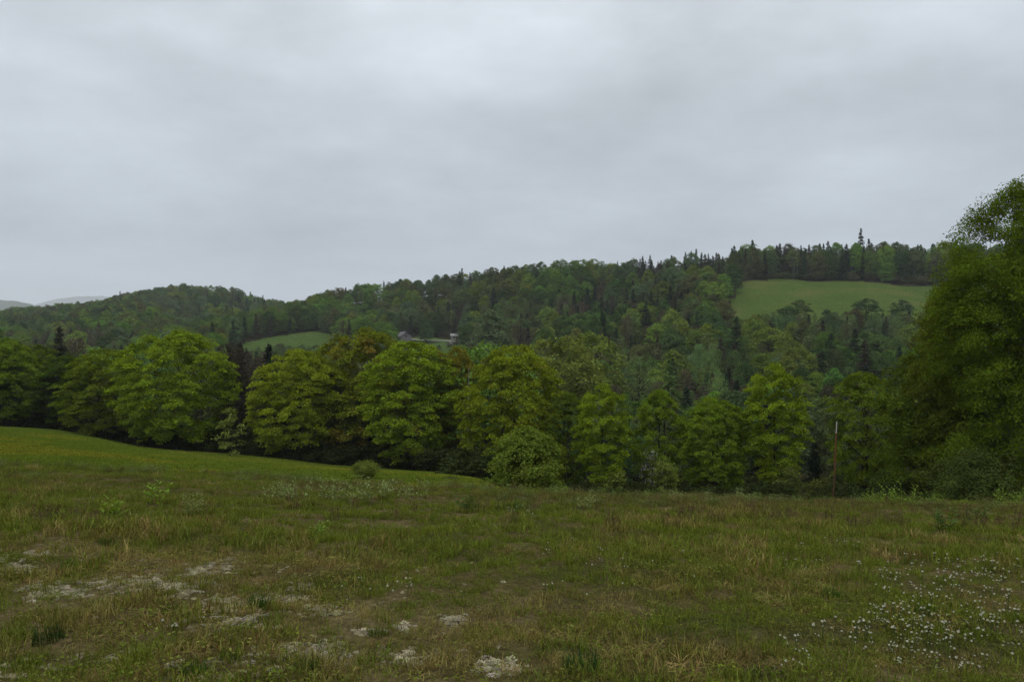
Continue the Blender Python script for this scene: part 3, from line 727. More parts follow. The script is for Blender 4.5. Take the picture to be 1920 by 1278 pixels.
hor = np.full(960, 2000.0)
colu = np.arange(960) * 2.0
def cover(u, w, top, base, update=True):
    m = np.abs(colu - u) < w / 2
    if not m.any(): return 0
    e = np.sqrt(np.clip(1 - ((colu[m] - u) / (w / 2 + 1e-6)) ** 2, 0, 1))
    t = base - (base - top) * (.35 + .65 * e)
    vis = np.maximum(0, np.minimum(hor[m], base) - t).sum() * 2
    if update: hor[m] = np.minimum(hor[m], t)
    return vis
for u in range(0, 1920, 4): pass
for o in OCC: cover(o[0], o[3], o[1], o[2])
TR.sort(key=lambda t: t['D'])
for t in TR:
    k = F / t['D']; t['vis'] = cover(t['u'], 2 * t['r'] * k, ypix(t['g'] + t['H'], t['D']), ypix(t['g'], t['D'])) if -20 < t['u'] < 1940 else 0
    t['area'] = t['vis']
LIMIT = {'leafy': 285, 'spruce': 270, 'budding': 200, 'aspen': 60}
rank = {}
for k in LIMIT:
    L = sorted([t for t in TR if t['kind'] == k], key=lambda t: -t['vis'])
    for i, t in enumerate(L): t['thing'] = i < LIMIT[k] and t['vis'] > 14
def zone_of(t):
    u, D = t['u'], t['D']
    if D > 560 and u < 640:
        for lim, s in ((110, 'at the far left foot of the low hill'), (240, 'on the left shoulder of the low hill'), (400, 'on the rounded top of the low hill'), (1000, 'on the right flank of the low hill')):
            if u < lim: return s
    if D > 400 and u > 1375: return 'on the wooded ridge behind the hilltop field'
    if D > 455:
        for lim, s in ((640, 'on the skyline above the valley field'), (760, 'on the skyline above the grey house'), (900, 'on the skyline above the cream shed'), (1140, 'on the skyline right of the pointed spruce'), (3000, 'on the skyline left of the hilltop field')):
            if u < lim: return s
    if D > 345:
        for lim, s in ((250, 'on the low hill behind the field corner trees'), (450, 'on the slope behind the domed maple'), (640, 'on the slope behind the valley field'), (760, 'on the slope behind the grey house'), (900, 'on the slope above the valley road'), (1150, 'halfway up the slope right of the cream shed'), (3000, 'on the slope just left of the hilltop field')):
            if u < lim: return s
    if D > 230:
        for lim, s in ((430, 'in the valley behind the domed maple'), (640, 'in the valley below the valley field'), (900, 'in the valley below the grey house'), (1150, 'on the lower slope above the rounded bush'), (1370, 'on the lower slope left below the hilltop field'), (3000, 'on the lower slope below the hilltop field')):
            if u < lim: return s
    for lim, s in ((230, 'behind the trees at the field corner'), (430, 'behind the domed maple'), (520, 'in the dark gap between domed maple and clump'), (900, 'behind the large maple clump'), (1120, 'behind the rounded bush and its maples'), (1400, 'behind the slender and spreading maples'), (1560, 'behind the gap with the small spruce'), (3000, 'between the aspen and the huge birch')):
        if u < lim: return s
ORD = ['leftmost', 'second from left', 'third from left', 'fourth from left', 'fifth from left']
byz = {}
for t in TR:
    if t['thing']: byz.setdefault((t['kind'], t['cname'], zone_of(t)), []).append(t)
NOUN = {'leafy': 'leafy tree', 'spruce': 'spruce', 'budding': 'half bare tree', 'aspen': 'aspen'}
for (kind, cname, zn), L in byz.items():
    L.sort(key=lambda t: t['u'])
    base = f"{cname} {NOUN[kind]} {zn}"
    for i, t in enumerate(L):
        if len(L) == 1: t['label'] = 'only ' + base; continue
        if len(L) == 2: t['label'] = ('left one of two: ', 'right one of two: ')[i] + base; continue
        if len(L) <= 5: t['label'] = ORD[i] + ' ' + base; continue
        if i == 0: t['label'] = 'leftmost ' + base
        elif i == len(L) - 1: t['label'] = 'rightmost ' + base
        elif t['H'] == max(q['H'] for q in L[1:-1]): t['label'] = 'tallest ' + base
        else: t['label'] = base + ', one among several'
GRP = {'leafy': 'leafy trees of the wooded slopes', 'spruce': 'spruces of the wooded slopes', 'budding': 'half bare trees of the wooded slopes', 'aspen': 'aspens along the ridge'}
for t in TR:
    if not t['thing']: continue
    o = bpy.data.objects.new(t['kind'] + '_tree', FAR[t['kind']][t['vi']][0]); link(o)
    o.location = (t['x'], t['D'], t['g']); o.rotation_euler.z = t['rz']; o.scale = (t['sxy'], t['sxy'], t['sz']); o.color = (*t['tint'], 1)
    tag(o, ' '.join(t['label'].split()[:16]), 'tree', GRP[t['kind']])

# shrubs along the upper edge of the hilltop field
sh = broadleaf(700, 3, 2.2, 40, 40, .3, base=.02, widest=.35, clump=.7, flat=.8, stems=3, trunk_r=.05, limb_n=10)
shm = join(sh, None, None).mesh('field_shrub', [M['leaf'], M['bark']])
us_ = np.sort(prng.uniform(1386, 1745, 46))
for i, u in enumerate(us_):
    d = float(np.interp(u, [1375, 1420, 1500, 1740], [421, 429, 427, 411])) + prng.uniform(-1.5, 5); x = px(u, d)
    o = bpy.data.objects.new('field_shrub', shm); link(o); o.location = (x, d, float(terrain(x, d))); s = prng.uniform(.9, 1.6)
    o.scale = (s * 1.2, s * 1.2, s); o.rotation_euler.z = u
    c = [(.075, .098, .038), (.10, .11, .045), (.085, .078, .042)][i % 3]; o.color = (*c, 1)
    sec = 'under the ragged pine' if abs(u - 1614) < 30 else ('at the left end' if u < 1480 else ('right of the ragged pine' if u > 1614 else 'left of the ragged pine'))
    tag(o, f"low {['dark green', 'olive', 'brownish'][i % 3]} shrub in the hedge along the hilltop field, {sec}", 'shrub', 'shrubs along the top of the hilltop field')

# scattered remainder
def scatter(name, protos, P, rot, scl, idx, tint):
    hid = bpy.data.collections.new(name + '_sources')
    for i, me in enumerate(protos):
        o = bpy.data.objects.new(f"{name}_source_{i:02d}", me); hid.objects.link(o)
    me = bpy.data.meshes.new(name); me.vertices.add(len(P)); me.vertices.foreach_set('co', np.asarray(P, np.float32).ravel())
    def at(n, ty, data, fld):
        a = me.attributes.new(n, ty, 'POINT'); a.data.foreach_set(fld, np.ascontiguousarray(data).ravel())
    at('rot', 'FLOAT_VECTOR', np.asarray(rot, np.float32), 'vector'); at('scl', 'FLOAT_VECTOR', np.asarray(scl, np.float32), 'vector')
    at('pick', 'INT', np.asarray(idx, np.int32), 'value'); at('tint', 'FLOAT_VECTOR', np.asarray(tint, np.float32), 'vector')
    ob = link(bpy.data.objects.new(name, me)); tag(ob, kind='stuff')
    ng = bpy.data.node_groups.new(name, 'GeometryNodeTree')
    ng.interface.new_socket('Geometry', in_out='INPUT', socket_type='NodeSocketGeometry'); ng.interface.new_socket('Geometry', in_out='OUTPUT', socket_type='NodeSocketGeometry')
    n = ng.nodes; L = ng.links
    gi = n.new('NodeGroupInput'); go = n.new('NodeGroupOutput'); iop = n.new('GeometryNodeInstanceOnPoints'); ci = n.new('GeometryNodeCollectionInfo')
    ci.inputs['Collection'].default_value = hid; ci.inputs['Separate Children'].default_value = True; ci.inputs['Reset Children'].default_value = True
    def na(nm, ty):
        a = n.new('GeometryNodeInputNamedAttribute'); a.data_type = ty; a.inputs['Name'].default_value = nm; return a.outputs['Attribute']
    e2r = n.new('FunctionNodeEulerToRotation'); L.new(na('rot', 'FLOAT_VECTOR'), e2r.inputs[0])
    L.new(gi.outputs[0], iop.inputs['Points']); L.new(ci.outputs[0], iop.inputs['Instance']); iop.inputs['Pick Instance'].default_value = True
    L.new(na('pick', 'INT'), iop.inputs['Instance Index']); L.new(e2r.outputs[0], iop.inputs['Rotation']); L.new(na('scl', 'FLOAT_VECTOR'), iop.inputs['Scale'])
    L.new(iop.outputs[0], go.inputs[0])
    md = ob.modifiers.new('scatter', 'NODES'); md.node_group = ng
    return ob
rest = [t for t in TR if not t['thing']]
order = {}; protos = []
for k in ('leafy', 'spruce', 'budding', 'aspen'):
    for i, (a, c) in enumerate(FAR[k]): order[(k, i)] = len(protos); protos.append(c)
scatter('distant_woods', protos, [(t['x'], t['D'], t['g']) for t in rest], [(0, 0, t['rz']) for t in rest], [(t['sxy'], t['sxy'], t['sz']) for t in rest], [order[(t['kind'], t['vi'])] for t in rest], [t['tint'] for t in rest])
print('trees', len(TR), 'things', sum(t['thing'] for t in TR), {k: sum(t['thing'] and t['kind'] == k for t in TR) for k in LIMIT})

# dark undergrowth along the wood's edge
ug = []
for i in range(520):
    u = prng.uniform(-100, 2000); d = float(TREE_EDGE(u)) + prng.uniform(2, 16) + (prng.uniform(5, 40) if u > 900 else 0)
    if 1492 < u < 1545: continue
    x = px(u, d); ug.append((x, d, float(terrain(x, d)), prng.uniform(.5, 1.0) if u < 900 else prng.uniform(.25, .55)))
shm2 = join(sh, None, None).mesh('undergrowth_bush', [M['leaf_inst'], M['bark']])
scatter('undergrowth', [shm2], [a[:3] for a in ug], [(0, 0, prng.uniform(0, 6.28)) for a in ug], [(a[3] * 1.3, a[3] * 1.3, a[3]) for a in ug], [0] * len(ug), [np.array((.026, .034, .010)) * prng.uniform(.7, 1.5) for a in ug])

# ------------------------------------------------------------------ meadow grass
def grass_tuft(seed, n, h0, h1, spread, wid, lean, seg=2):
    rng = np.random.default_rng(seed); mb = MB()
    for i in range(n):
        a = rng.uniform(0, 6.28); r = spread * math.sqrt(rng.random()); p = np.array([r * math.cos(a), r * math.sin(a), -.02])
        h = rng.uniform(h0, h1); b = rng.uniform(0, 6.28); ln = lean * rng.uniform(.3, 1.3) * h; w = wid * rng.uniform(.7, 1.3)
        d = np.array([math.cos(b), math.sin(b), 0]); s = np.array([-d[1], d[0], 0]) * w / 2
        m = p + d * ln * .35 + np.array([0, 0, h * .58]); t = p + d * ln + np.array([0, 0, h * (1 - .3 * min(1, ln / h))])
        v = [p - s, p + s, m + s * .75, m - s * .75, t]
        mb.add(v, [(0, 1, 2, 3)]); mb.add(v, [(3, 2, 4)])
    return mb.mesh('grass_tuft', [M['grass']])
def ground_leaves(seed):
    rng = np.random.default_rng(seed); mb = MB(); n = 46
    a = rng.uniform(0, 6.28, n); r = .13 * np.sqrt(rng.random(n)); P = np.stack([r * np.cos(a), r * np.sin(a), rng.uniform(.01, .07, n)], 1)
    add_leaves(mb, P, rng.normal(size=(n, 3)) * .5 + np.array([0, 0, .9]), rng.uniform(.014, .032, n), rng.uniform(.009, .018, n), rng)
    return mb.mesh('ground_leaves', [M['grass']])
tufts = [grass_tuft(800, 46, .05, .12, .11, .0048, .6), grass_tuft(801, 46, .04, .10, .12, .0045, .9), grass_tuft(802, 40, .07, .16, .10, .005, .5),   # short
         grass_tuft(803, 40, .02, .06, .12, .005, 2.2), grass_tuft(804, 40, .02, .07, .12, .0045, 2.6),                                                      # lying dry
         grass_tuft(805, 34, .08, .21, .12, .008, .5), grass_tuft(806, 34, .10, .24, .14, .009, .5),                                                         # tall, farther
         grass_tuft(807, 34, .03, .07, .30, .018, .8), ground_leaves(808), ground_leaves(809)]                                                                                                        # coarse mown field
LICH = [(250,1095,115,15),(335,1106,34,11),(30,1066,42,15),(120,1112,60,14),(440,1132,60,11),(525,1122,60,9),(460,1166,50,14),(575,1222,68,18),(530,1242,40,13),(775,1232,34,14),(690,1182,20,10),(605,1142,40,9),(735,1176,28,11),(850,1162,28,7),(935,1252,36,13),(340,1246,18,9),(60,1040,60,8),(390,1068,50,8),(430,1050,40,6),(560,1100,40,6)]
DRY = [(430,1070,260,50),(110,1030,150,26),(620,1150,140,40),(850,1190,220,55),(950,1255,230,35),(1290,1235,200,45),(1080,1130,140,22),(300,1140,260,40),(520,1230,180,50),(1500,1190,110,30),(1750,1240,170,40),(1850,1110,90,30)]
def ellv(u, v, lst):
    m = np.zeros(u.shape)
    for cx, cy, rx, ry in lst: m = np.maximum(m, np.clip(1.6 - 1.6 * np.sqrt(((u - cx) / rx) ** 2 + ((v - cy) / ry) ** 2) ** 1.5, 0, 1))
    return m
gr = np.random.default_rng(5)
GP, GR, GS, GI, GT = [], [], [], [], []
def sow_grass(d0, d1, dens):
    wl = 1.4 if d1 < 8 else 1.08
    n = int(dens * wl * (d1 ** 2 - d0 ** 2)); d = np.sqrt(gr.uniform(d0 ** 2, d1 ** 2, n)); x = gr.uniform(-wl, wl, n) * d
    u = CX + F * x / d
    keep = d < MOWN_EDGE(u) + gr.normal(size=n) * .5
    d, x, u = d[keep], x[keep], u[keep]; n = len(d)
    z = terrain(x, d); v = ypix(z, d)
    li = ellv(u, v, LICH); dry = ellv(u, v, DRY)
    nz = vnoise(x * 1.1, d * 1.1, 41, 3); nb = vnoise(x * .35, d * .35, 47, 2); nf = vnoise(x * 3.2, d * 3.2, 53, 2)
    dryness = np.clip(1.0 * dry + (nz - .5) * 2.2 + (nb - .5) * 1.3 + (nf - .5) * 1.2 + .10, 0, 1)
    keep = gr.random(n) > .42 * li + .06 * dryness * (d < 12)
    d, x, u, z, v, li, dryness, nb, nz = [a[keep] for a in (d, x, u, z, v, li, dryness, nb, nz)]; n = len(d)
    tall = np.clip((d - 8.5) / 6, 0, 1) * (1 - .5 * dry[keep])
    isdry = gr.random(n) < dryness * .58
    pick = np.where(isdry & (gr.random(n) < .6 * (1 - .6 * tall)), gr.integers(3, 5, n), np.where(gr.random(n) < tall, gr.integers(5, 7, n), gr.integers(0, 3, n)))
    pick = np.where(~isdry & (gr.random(n) < .22), gr.integers(8, 10, n), pick)
    g = np.array([.074, .110, .013]); g2 = np.array([.116, .132, .019]); br = np.array([.225, .172, .066]); rb = np.array([.140, .085, .036])
    a = gr.random((n, 1)); c = g * a + g2 * (1 - a)
    b = gr.random((n, 1)) ** 1.5; cd = br * (1 - b) + rb * b
    mixf = np.where(isdry, gr.uniform(.6, 1, n), gr.uniform(0, .35, n) * (.4 + dryness))[:, None]
    c = (c * (1 - mixf) + cd * mixf) * gr.uniform(.75, 1.25, (n, 1))
    far = np.clip((d - 15) / 7, 0, 1)[:, None] * np.clip((u + 900) / 1500, 0, 1)[:, None] * .72 * (nb > .38)[:, None]
    c = c * (1 - far) + np.array([.088, .074, .028]) * far
    GP.append(np.stack([x, d, z], 1)); GR.append(np.stack([gr.normal(size=n) * .1, gr.normal(size=n) * .1, gr.uniform(0, 6.28, n)], 1))
    s = .82 * gr.uniform(.65, 1.35, n) * (.45 + 1.0 * np.clip(nz + (nb - .5) * .8, .15, 1)); GS.append(np.stack([s * 1.3, s * 1.3, s * np.where(d > 15, .9, 1)], 1)); GI.append(pick); GT.append(c)
sow_grass(3.2, 7, 85); sow_grass(7, 12, 60); sow_grass(12, 18, 36); sow_grass(18, 27, 26)
# patchy height
scatter('meadow_grass', tufts, np.concatenate(GP), np.concatenate(GR), np.concatenate(GS), np.concatenate(GI), np.concatenate(GT))
print('tufts', sum(map(len, GP)))
# mown field: short coarse tufts
n = 26000; d = np.sqrt(gr.uniform(24 ** 2, 95 ** 2, n)) ; d = 24 + (d - 24) * gr.random(n) ** .6; u = gr.uniform(-150, 960, n)
k = (d > MOWN_EDGE(u) - 1) & (d < TREE_EDGE(u)); d, u = d[k], u[k]; x = px(u, d); n = len(d)
c = np.array([.080, .106, .012]) * gr.uniform(.75, 1.3, (n, 1)); yb = (vnoise(x * .25, d * .12, 61, 3) > .56)[:, None]; c = np.where(yb, c * np.array([1.5, 1.15, 1.1]), c)
s = gr.uniform(.8, 1.6, n)
scatter('mown_grass', tufts[7:8], np.stack([x, d, terrain(x, d)], 1), np.stack([0 * x, 0 * x, gr.uniform(0, 6.28, n)], 1), np.stack([s, s, s * .8], 1), np.zeros(n), c)

# lichen cushions
M['lichen'] = leaf_material('lichen', 'instance', vary=.2, trans=.05, nscale=9)
def cushion(seed):
    rng = np.random.default_rng(seed); mb = MB()
    n = 60
    for i in range(n):
        a = rng.uniform(0, 6.28); r = .075 * math.sqrt(rng.random()); hgt = .03 * (1 - (r / .08) ** 2) + .004
        p = np.array([r * math.cos(a), r * math.sin(a), hgt]); s = rng.uniform(.008, .017)
        add_leaves(mb, np.tile(p, (4, 1)) + rng.normal(size=(4, 3)) * s * .4, rng.normal(size=(4, 3)) + np.array([0, 0, .8]), s * 1.5, s * 1.2, rng)
    return mb.mesh('lichen_cushion', [M['lichen']])
LP, LT, LS = [], [], []
for cx, cy, rx, ry in LICH:
    m = int(rx * ry * .34 * (1.2 if cy < 1150 else .7)) + 8
    for i in range(m):
        a = gr.uniform(0, 6.28); r = math.sqrt(gr.random()) * gr.uniform(.5, 1.9); uu, vv = cx + rx * r * math.cos(a), cy + ry * r * math.sin(a)
        x, d, z = ground_at(uu, vv, 15)
        if vnoise(np.array(x * 10.), np.array(d * 10.), 71, 3) < .43 + .16 * max(0, r - .5): continue
        LP.append((x, d, z)); LS.append(gr.uniform(.15, .6)); LT.append(np.array([.35, .315, .21]) * gr.uniform(.55, 1.15) * np.array([1, 1 + gr.normal() * .03, 1 + gr.normal() * .08]))
for i in range(5200):      # loose flecks between the patches
    uu, vv = gr.uniform(-20, 1000) * gr.random() ** .5, gr.uniform(1010, 1290); x, d, z = ground_at(uu, vv, 15)
    if vnoise(np.array(x * 12.), np.array(d * 12.), 73, 2) < .60 or vnoise(np.array(x * 1.5), np.array(d * 1.5), 74, 2) < .46: continue
    LP.append((x, d, z)); LS.append(gr.uniform(.12, .4)); LT.append(np.array([.31, .27, .175]) * gr.uniform(.5, 1.15))
n = len(LP); LS = np.array(LS)
scatter('lichen_patches', [cushion(i) for i in (850, 851, 852)], LP, np.stack([gr.normal(size=n) * .15, gr.normal(size=n) * .15, gr.uniform(0, 6.28, n)], 1), np.stack([LS * 1.1, LS * 1.1, LS * .5], 1), gr.integers(0, 3, n), LT)
print('lichen', n)

# ------------------------------------------------------------------ weeds, tufts, flowers
def weed(seed, stems, h, leaf, n_l, spread):
    rng = np.random.default_rng(seed); st, lf = MB(), MB()
    for s in range(stems):
        a = rng.uniform(0, 6.28); r = spread * math.sqrt(rng.random()); f = np.array([r * math.cos(a), r * math.sin(a), -.03]); hh = h * rng.uniform(.6, 1.1)
        tip = f + np.array([rng.normal() * .1 * hh + math.cos(a) * .15 * hh, rng.normal() * .1 * hh + math.sin(a) * .15 * hh, hh])
        pts = curve_pts(f, tip, 5, .04, rng); add_tube(st, pts, np.linspace(.005, .002, 5), 4)
        for k in range(n_l):
            t = .25 + .75 * (k + .5) / n_l; p = pts[0] * (1 - t) + tip * t; th = k * 1.57 + rng.normal() * .3; o = np.array([math.cos(th), math.sin(th), rng.uniform(.1, .7)])
            L = leaf * rng.uniform(.7, 1.2) * (1.1 - .5 * t)
            add_leaves(lf, (p + norm(o) * L * .5)[None], np.array([[-o[0] * .5, -o[1] * .5, 1.]]), L, L * .36, rng, D=o[None], fold=.08)
    return lf, st
WEEDS = [weed(900, 9, .50, .13, 10, .16), weed(901, 7, .40, .15, 8, .13), weed(902, 14, .42, .10, 9, .30)]
WEEDS = [(a.mesh('leaves', [M['weed']]), b.mesh('stems', [M['weed']])) for a, b in WEEDS]
def place_weed(u, yb, k, s, tint, label, name='leafy_weed', cat='plant', group='leafy weeds along the brow'):
    x, d, z = ground_at(u, yb, 26)
    root = bpy.data.objects.new(name, None); link(root); root.location = (x, d, z); s *= 1.35; root.scale = (s, s, s * .95); root.rotation_euler.z = u; tag(root, label, cat, group)
    for nm, me, c in (('leaves', WEEDS[k][0], tint), ('stems', WEEDS[k][1], tuple(np.array(tint) * .8))):
        o = bpy.data.objects.new(nm, me); link(o, root); o.color = (*c, 1)
PALE = (.19, .225, .08); BRT = (.15, .22, .035); DG = (.065, .10, .025)
for u, yb, k, s, tint, lab in [
 (522, 938, 2, 1.0, PALE, 'leftmost pale leafy weed of the row below the mown field'),
 (556, 940, 2, 1.1, PALE, 'second pale leafy weed from left in the row below the mown field'),
 (612, 940, 0, .9, PALE, 'pale weed just left of the wispy shrub'),
 (645, 942, 2, 1.1, PALE, 'broad pale weed in front of the wispy shrub'),
 (690, 944, 0, 1.0, PALE, 'tall pale weed right under the wispy shrub'),
 (726, 936, 1, 1.0, PALE, 'pale weed just right of the wispy shrub'),
 (775, 935, 2, .9, PALE, 'pale weed halfway between wispy shrub and tiny dark shrub'),
 (868, 960, 1, 1.0, DG, 'dark leafy weed below the tiny dark shrub'),
 (960, 962, 2, .9, DG, 'dark weed with white flowers in front of the rounded bush'),
 (1095, 955, 1, .8, PALE, 'pale weed right of the rounded bush'),
 (300, 945, 1, 1.0, BRT, 'yellow green weed in the left part of the meadow'),
 (208, 972, 1, .9, BRT, 'star shaped bright weed lowest in the left meadow'),
 (368, 968, 0, .7, PALE, 'thin pale weed right of the yellow green weed'),
 (318, 905, 0, .6, BRT, 'small bright weed at the mown edge on the left'),
 (600, 1010, 1, .6, BRT, 'small yellowish weed in open grass below the weed row'),
 (1384, 932, 0, .6, PALE, 'pale weed on the brow under the tall bright maple'),
 (1640, 944, 2, .8, BRT, 'bright green weed on the brow below the aspen'),
 (1686, 946, 2, 1.2, BRT, 'largest bright green weed on the brow before the birch'),
 (1745, 944, 2, .8, BRT, 'low bright green weed just right of the largest one'),
 (1898, 950, 2, 1.1, BRT, 'bright green weed at the foot of the huge birch'),
 (1775, 1000, 1, 1.0, DG, 'green leafy weed in rough grass before the birch'),
 (1830, 985, 1, .9, DG, 'dark weed in rough grass right of the green leafy weed'),
]: place_weed(u, yb, k, s, tint, lab)

M['weed_many'] = leaf_material('fringe_leaf', 'instance', vary=.3, trans=.35, nscale=3)
wp = []
for k in (900, 901, 902):
    a_, b_ = weed(k + 10, 7, .34, .10, 8, .2); wp.append(a_.mesh('fringe_weed', [M['weed_many']]))
n = 900; u = gr.uniform(-120, 2050, n); d = MOWN_EDGE(u) - np.abs(gr.normal(size=n)) * 2.2 + .2; d = np.where(u > 960, gr.uniform(18, 25, n), d); x = px(u, d)
k = vnoise(x * .5, d * .5, 91, 2) > .42; x, d, u = x[k], d[k], u[k]; n = len(x)
c = np.where(gr.random((n, 1)) < .35, np.array([.13, .16, .055]), np.where(gr.random((n, 1)) < .5, np.array([.075, .11, .022]), np.array([.10, .085, .035]))) * gr.uniform(.7, 1.2, (n, 1)); sc_ = gr.uniform(.55, 1.1, n)
scatter('meadow_weeds', wp, np.stack([x, d, terrain(x, d)], 1), np.stack([0 * x, 0 * x, gr.uniform(0, 6.28, n)], 1), np.stack([sc_, sc_, sc_], 1), gr.integers(0, 3, n), c)

# dead brown stalks in the rough band
M['stalk'] = leaf_material('dead_stalk', 'object', vary=.3, trans=.05, nscale=4)
def stalks(seed):
    rng = np.random.default_rng(seed); mb = MB()
    for s in range(9):
        a = rng.uniform(0, 6.28); r = .2 * math.sqrt(rng.random()); f = np.array([r * math.cos(a), r * math.sin(a), -.03]); h = rng.uniform(.22, .48)
        tip = f + np.array([rng.normal() * .06, rng.normal() * .06, h]); add_tube(mb, curve_pts(f, tip, 4, .03, rng), [.006, .005, .004, .003], 4)
        n = 14; P = tip - np.array([0, 0, .05]) + rng.normal(size=(n, 3)) * np.array([.018, .018, .05]); add_leaves(mb, P, rng.normal(size=(n, 3)), .03, .02, rng)
    return mb.mesh('dead_stalks', [M['stalk']])
SM = [stalks(i) for i in (920, 921, 922)]
sr = np.random.default_rng(31)
SL = sorted([(sr.uniform(1120, 1925) if sr.random() < .8 else sr.uniform(30, 1120), sr.uniform(944, 996)) for i in range(84)])
for i, (u, yb) in enumerate(SL):
    x, d, z = ground_at(u, yb, 26); o = bpy.data.objects.new('dead_stalks', SM[i % 3]); link(o); o.location = (x, d, z); s = sr.uniform(.5, .95); o.scale = (s, s, s); o.rotation_euler.z = sr.uniform(0, 6)
    c = [(.10, .070, .034), (.125, .092, .045), (.080, .056, .030)][i % 3]; o.color = (*c, 1)
    where = 'left of the rounded bush' if u < 900 else 'below the rounded bush and its maples' if u < 1180 else 'below the spreading maple' if u < 1440 else 'around the rusty pole' if u < 1660 else 'before the huge birch'
    tag(o, f"{['reddish brown', 'tan brown', 'dark brown'][i % 3]} dead weed stalks standing in rough grass {where}", 'dead weed', 'dead stalks in the rough grass')

# dense dark grass tufts standing out in the foreground
def big_tuft(seed):
    rng = np.random.default_rng(seed); return grass_tuft(seed, 150, .08, .20, .14, .006, .45)
M['tuft'] = leaf_material('green_tuft', 'object', vary=.35, trans=.3, nscale=6)
TM = []
for i in (940, 941):
    me = big_tuft(i); me.materials[0] = M['tuft']; TM.append(me)
for i, (u, yb, s, c, lab) in enumerate([
 (482, 1140, .9, (.028, .060, .010), 'dense dark green grass tuft beside the pale lichen'), (1090, 1256, 1.0, (.026, .062, .016), 'blue green grass tuft at the bottom edge of the meadow'),
 (365, 1262, .7, (.045, .085, .010), 'bright grass tuft at the lower left bottom edge'), (430, 1235, .6, (.05, .085, .010), 'small bright tuft between lichen patches at lower left'),
 (575, 1262, .7, (.032, .062, .010), 'grass tuft in front of the lowest lichen patch'), (90, 1200, .9, (.022, .040, .010), 'dark upright tuft near the lower left corner'),
 (320, 1150, .7, (.035, .065, .012), 'flat green tuft below the largest lichen patch'), (710, 1190, .6, (.06, .085, .012), 'yellow green tuft beside a small lichen patch'),
 (130, 1065, .8, (.04, .075, .012), 'green tuft above the left lichen patch'), (200, 1020, .9, (.042, .075, .012), 'green tuft in the thin grass left of the dry patch'),
 (1735, 1150, .7, (.045, .08, .014), 'green tuft among the white flowers'), (1560, 1120, .8, (.036, .07, .012), 'green tuft left of the white flowers')]):
    x, d, z = ground_at(u, yb, 20); o = bpy.data.objects.new('grass_tuft', TM[i % 2]); link(o); o.location = (x, d, z); o.scale = (s, s, s); o.rotation_euler.z = i; o.color = (*c, 1); tag(o, lab, 'grass tuft', 'grass tufts in the foreground')

# white flowers
M['petal'] = leaf_material('white_petal', fixed=(.36, .36, .27), source='fixed', vary=.25, trans=.15, nscale=20)
M['stem'] = leaf_material('flower_stem', fixed=(.05, .075, .02), source='fixed', vary=.2, trans=.2, nscale=20)
def flower(seed, heads):
    rng = np.random.default_rng(seed); mb = MB()
    for hd in range(heads):
        a = rng.uniform(0, 6.28); r = .025 * (hd > 0) * rng.uniform(.7, 1.6); f = np.array([r * math.cos(a) * .5, r * math.sin(a) * .5, -.01]); h = rng.uniform(.10, .17)
        tip = f + np.array([math.cos(a) * r, math.sin(a) * r, h]); add_tube(mb, curve_pts(f, tip, 4, .05, rng), [.0016] * 4, 4, 1)
        tilt = norm(np.array([rng.normal() * .3, rng.normal() * .3 - .25, 1.]))
        nP = 9; th = np.arange(nP) / nP * 6.283 + rng.random(); e1 = norm(np.cross(tilt, [0.3, 1, 0.1])); e2 = np.cross(tilt, e1); R = rng.uniform(.010, .016)
        o = e1 * np.cos(th)[:, None] + e2 * np.sin(th)[:, None]
        add_leaves(mb, tip + o * R * .55, tilt + o * .5, R * 1.1, R * .75, rng, D=o)
        add_leaves(mb, tip + rng.normal(size=(6, 3)) * R * .25 + tilt * R * .25, tilt + rng.normal(size=(6, 3)) * .6, R * .7, R * .6, rng)
    return mb.mesh('white_flower', [M['petal'], M['stem']])
FM = [flower(960 + i, [1, 1, 2, 3, 1][i]) for i in range(5)]
fr = np.random.default_rng(8)
FLs = []
for cx, cy, rx, ry, m in [(1790,1140,170,85,180),(1740,1085,120,30,18),(1650,1205,130,60,50),(1790,1195,180,85,130),(1470,1240,60,30,12),(1450,1020,120,50,8),(985,962,34,12,20),(1180,1080,240,70,26),(700,1100,120,50,10),(320,1180,120,35,12),(1550,1060,100,40,16),(1880,1070,60,30,16)]:
    for i in range(m):
        a = fr.uniform(0, 6.28); r = math.sqrt(fr.random()); u, v = cx + rx * r * math.cos(a), cy + ry * r * math.sin(a)
        if u > 1945 or v > 1290: continue
        FLs.append((u, v, *ground_at(u, v, 26)))
FLs.sort(key=lambda q: q[3])
def fzone(u, v):
    if u > 1600: return 'in the thick patch ' + ('along its far edge' if v < 1075 else 'at its near end' if v > 1195 else 'at its left side' if u < 1690 else 'at its right side' if u > 1850 else 'in its middle')
    if u > 1350: return 'scattered left of the thick flower patch'
    if v < 985: return 'in the small group before the rounded bush'
    if u > 850: return 'sparse in the middle of the meadow'
    return 'sparse among lichen in the left meadow'
for i, (u, v, x, d, z) in enumerate(FLs[:290]):
    k = i % 5; o = bpy.data.objects.new('white_flower', FM[k]); link(o); s = .42 + .75 * fr.random() ** 1.6; o.scale = (s, s, s); o.rotation_euler.z = fr.uniform(-.6, .6); o.location = (x, d, z)
    tag(o, f"small white {['single', 'single', 'two headed', 'three headed', 'single'][k]} flower {fzone(u, v)}", 'flower', 'white flowers in the meadow')
R_ = FLs[290:]
if R_:
    fm = [m.copy() for m in FM]
    scatter('scattered_flowers', fm, [q[2:] for q in R_], [(0, 0, fr.uniform(-.6, .6)) for q in R_], [[fr.uniform(.7, 1.1)] * 3 for q in R_], [i % 5 for i in range(len(R_))], [(1, 1, 1)] * len(R_))
print('flowers', len(FLs))

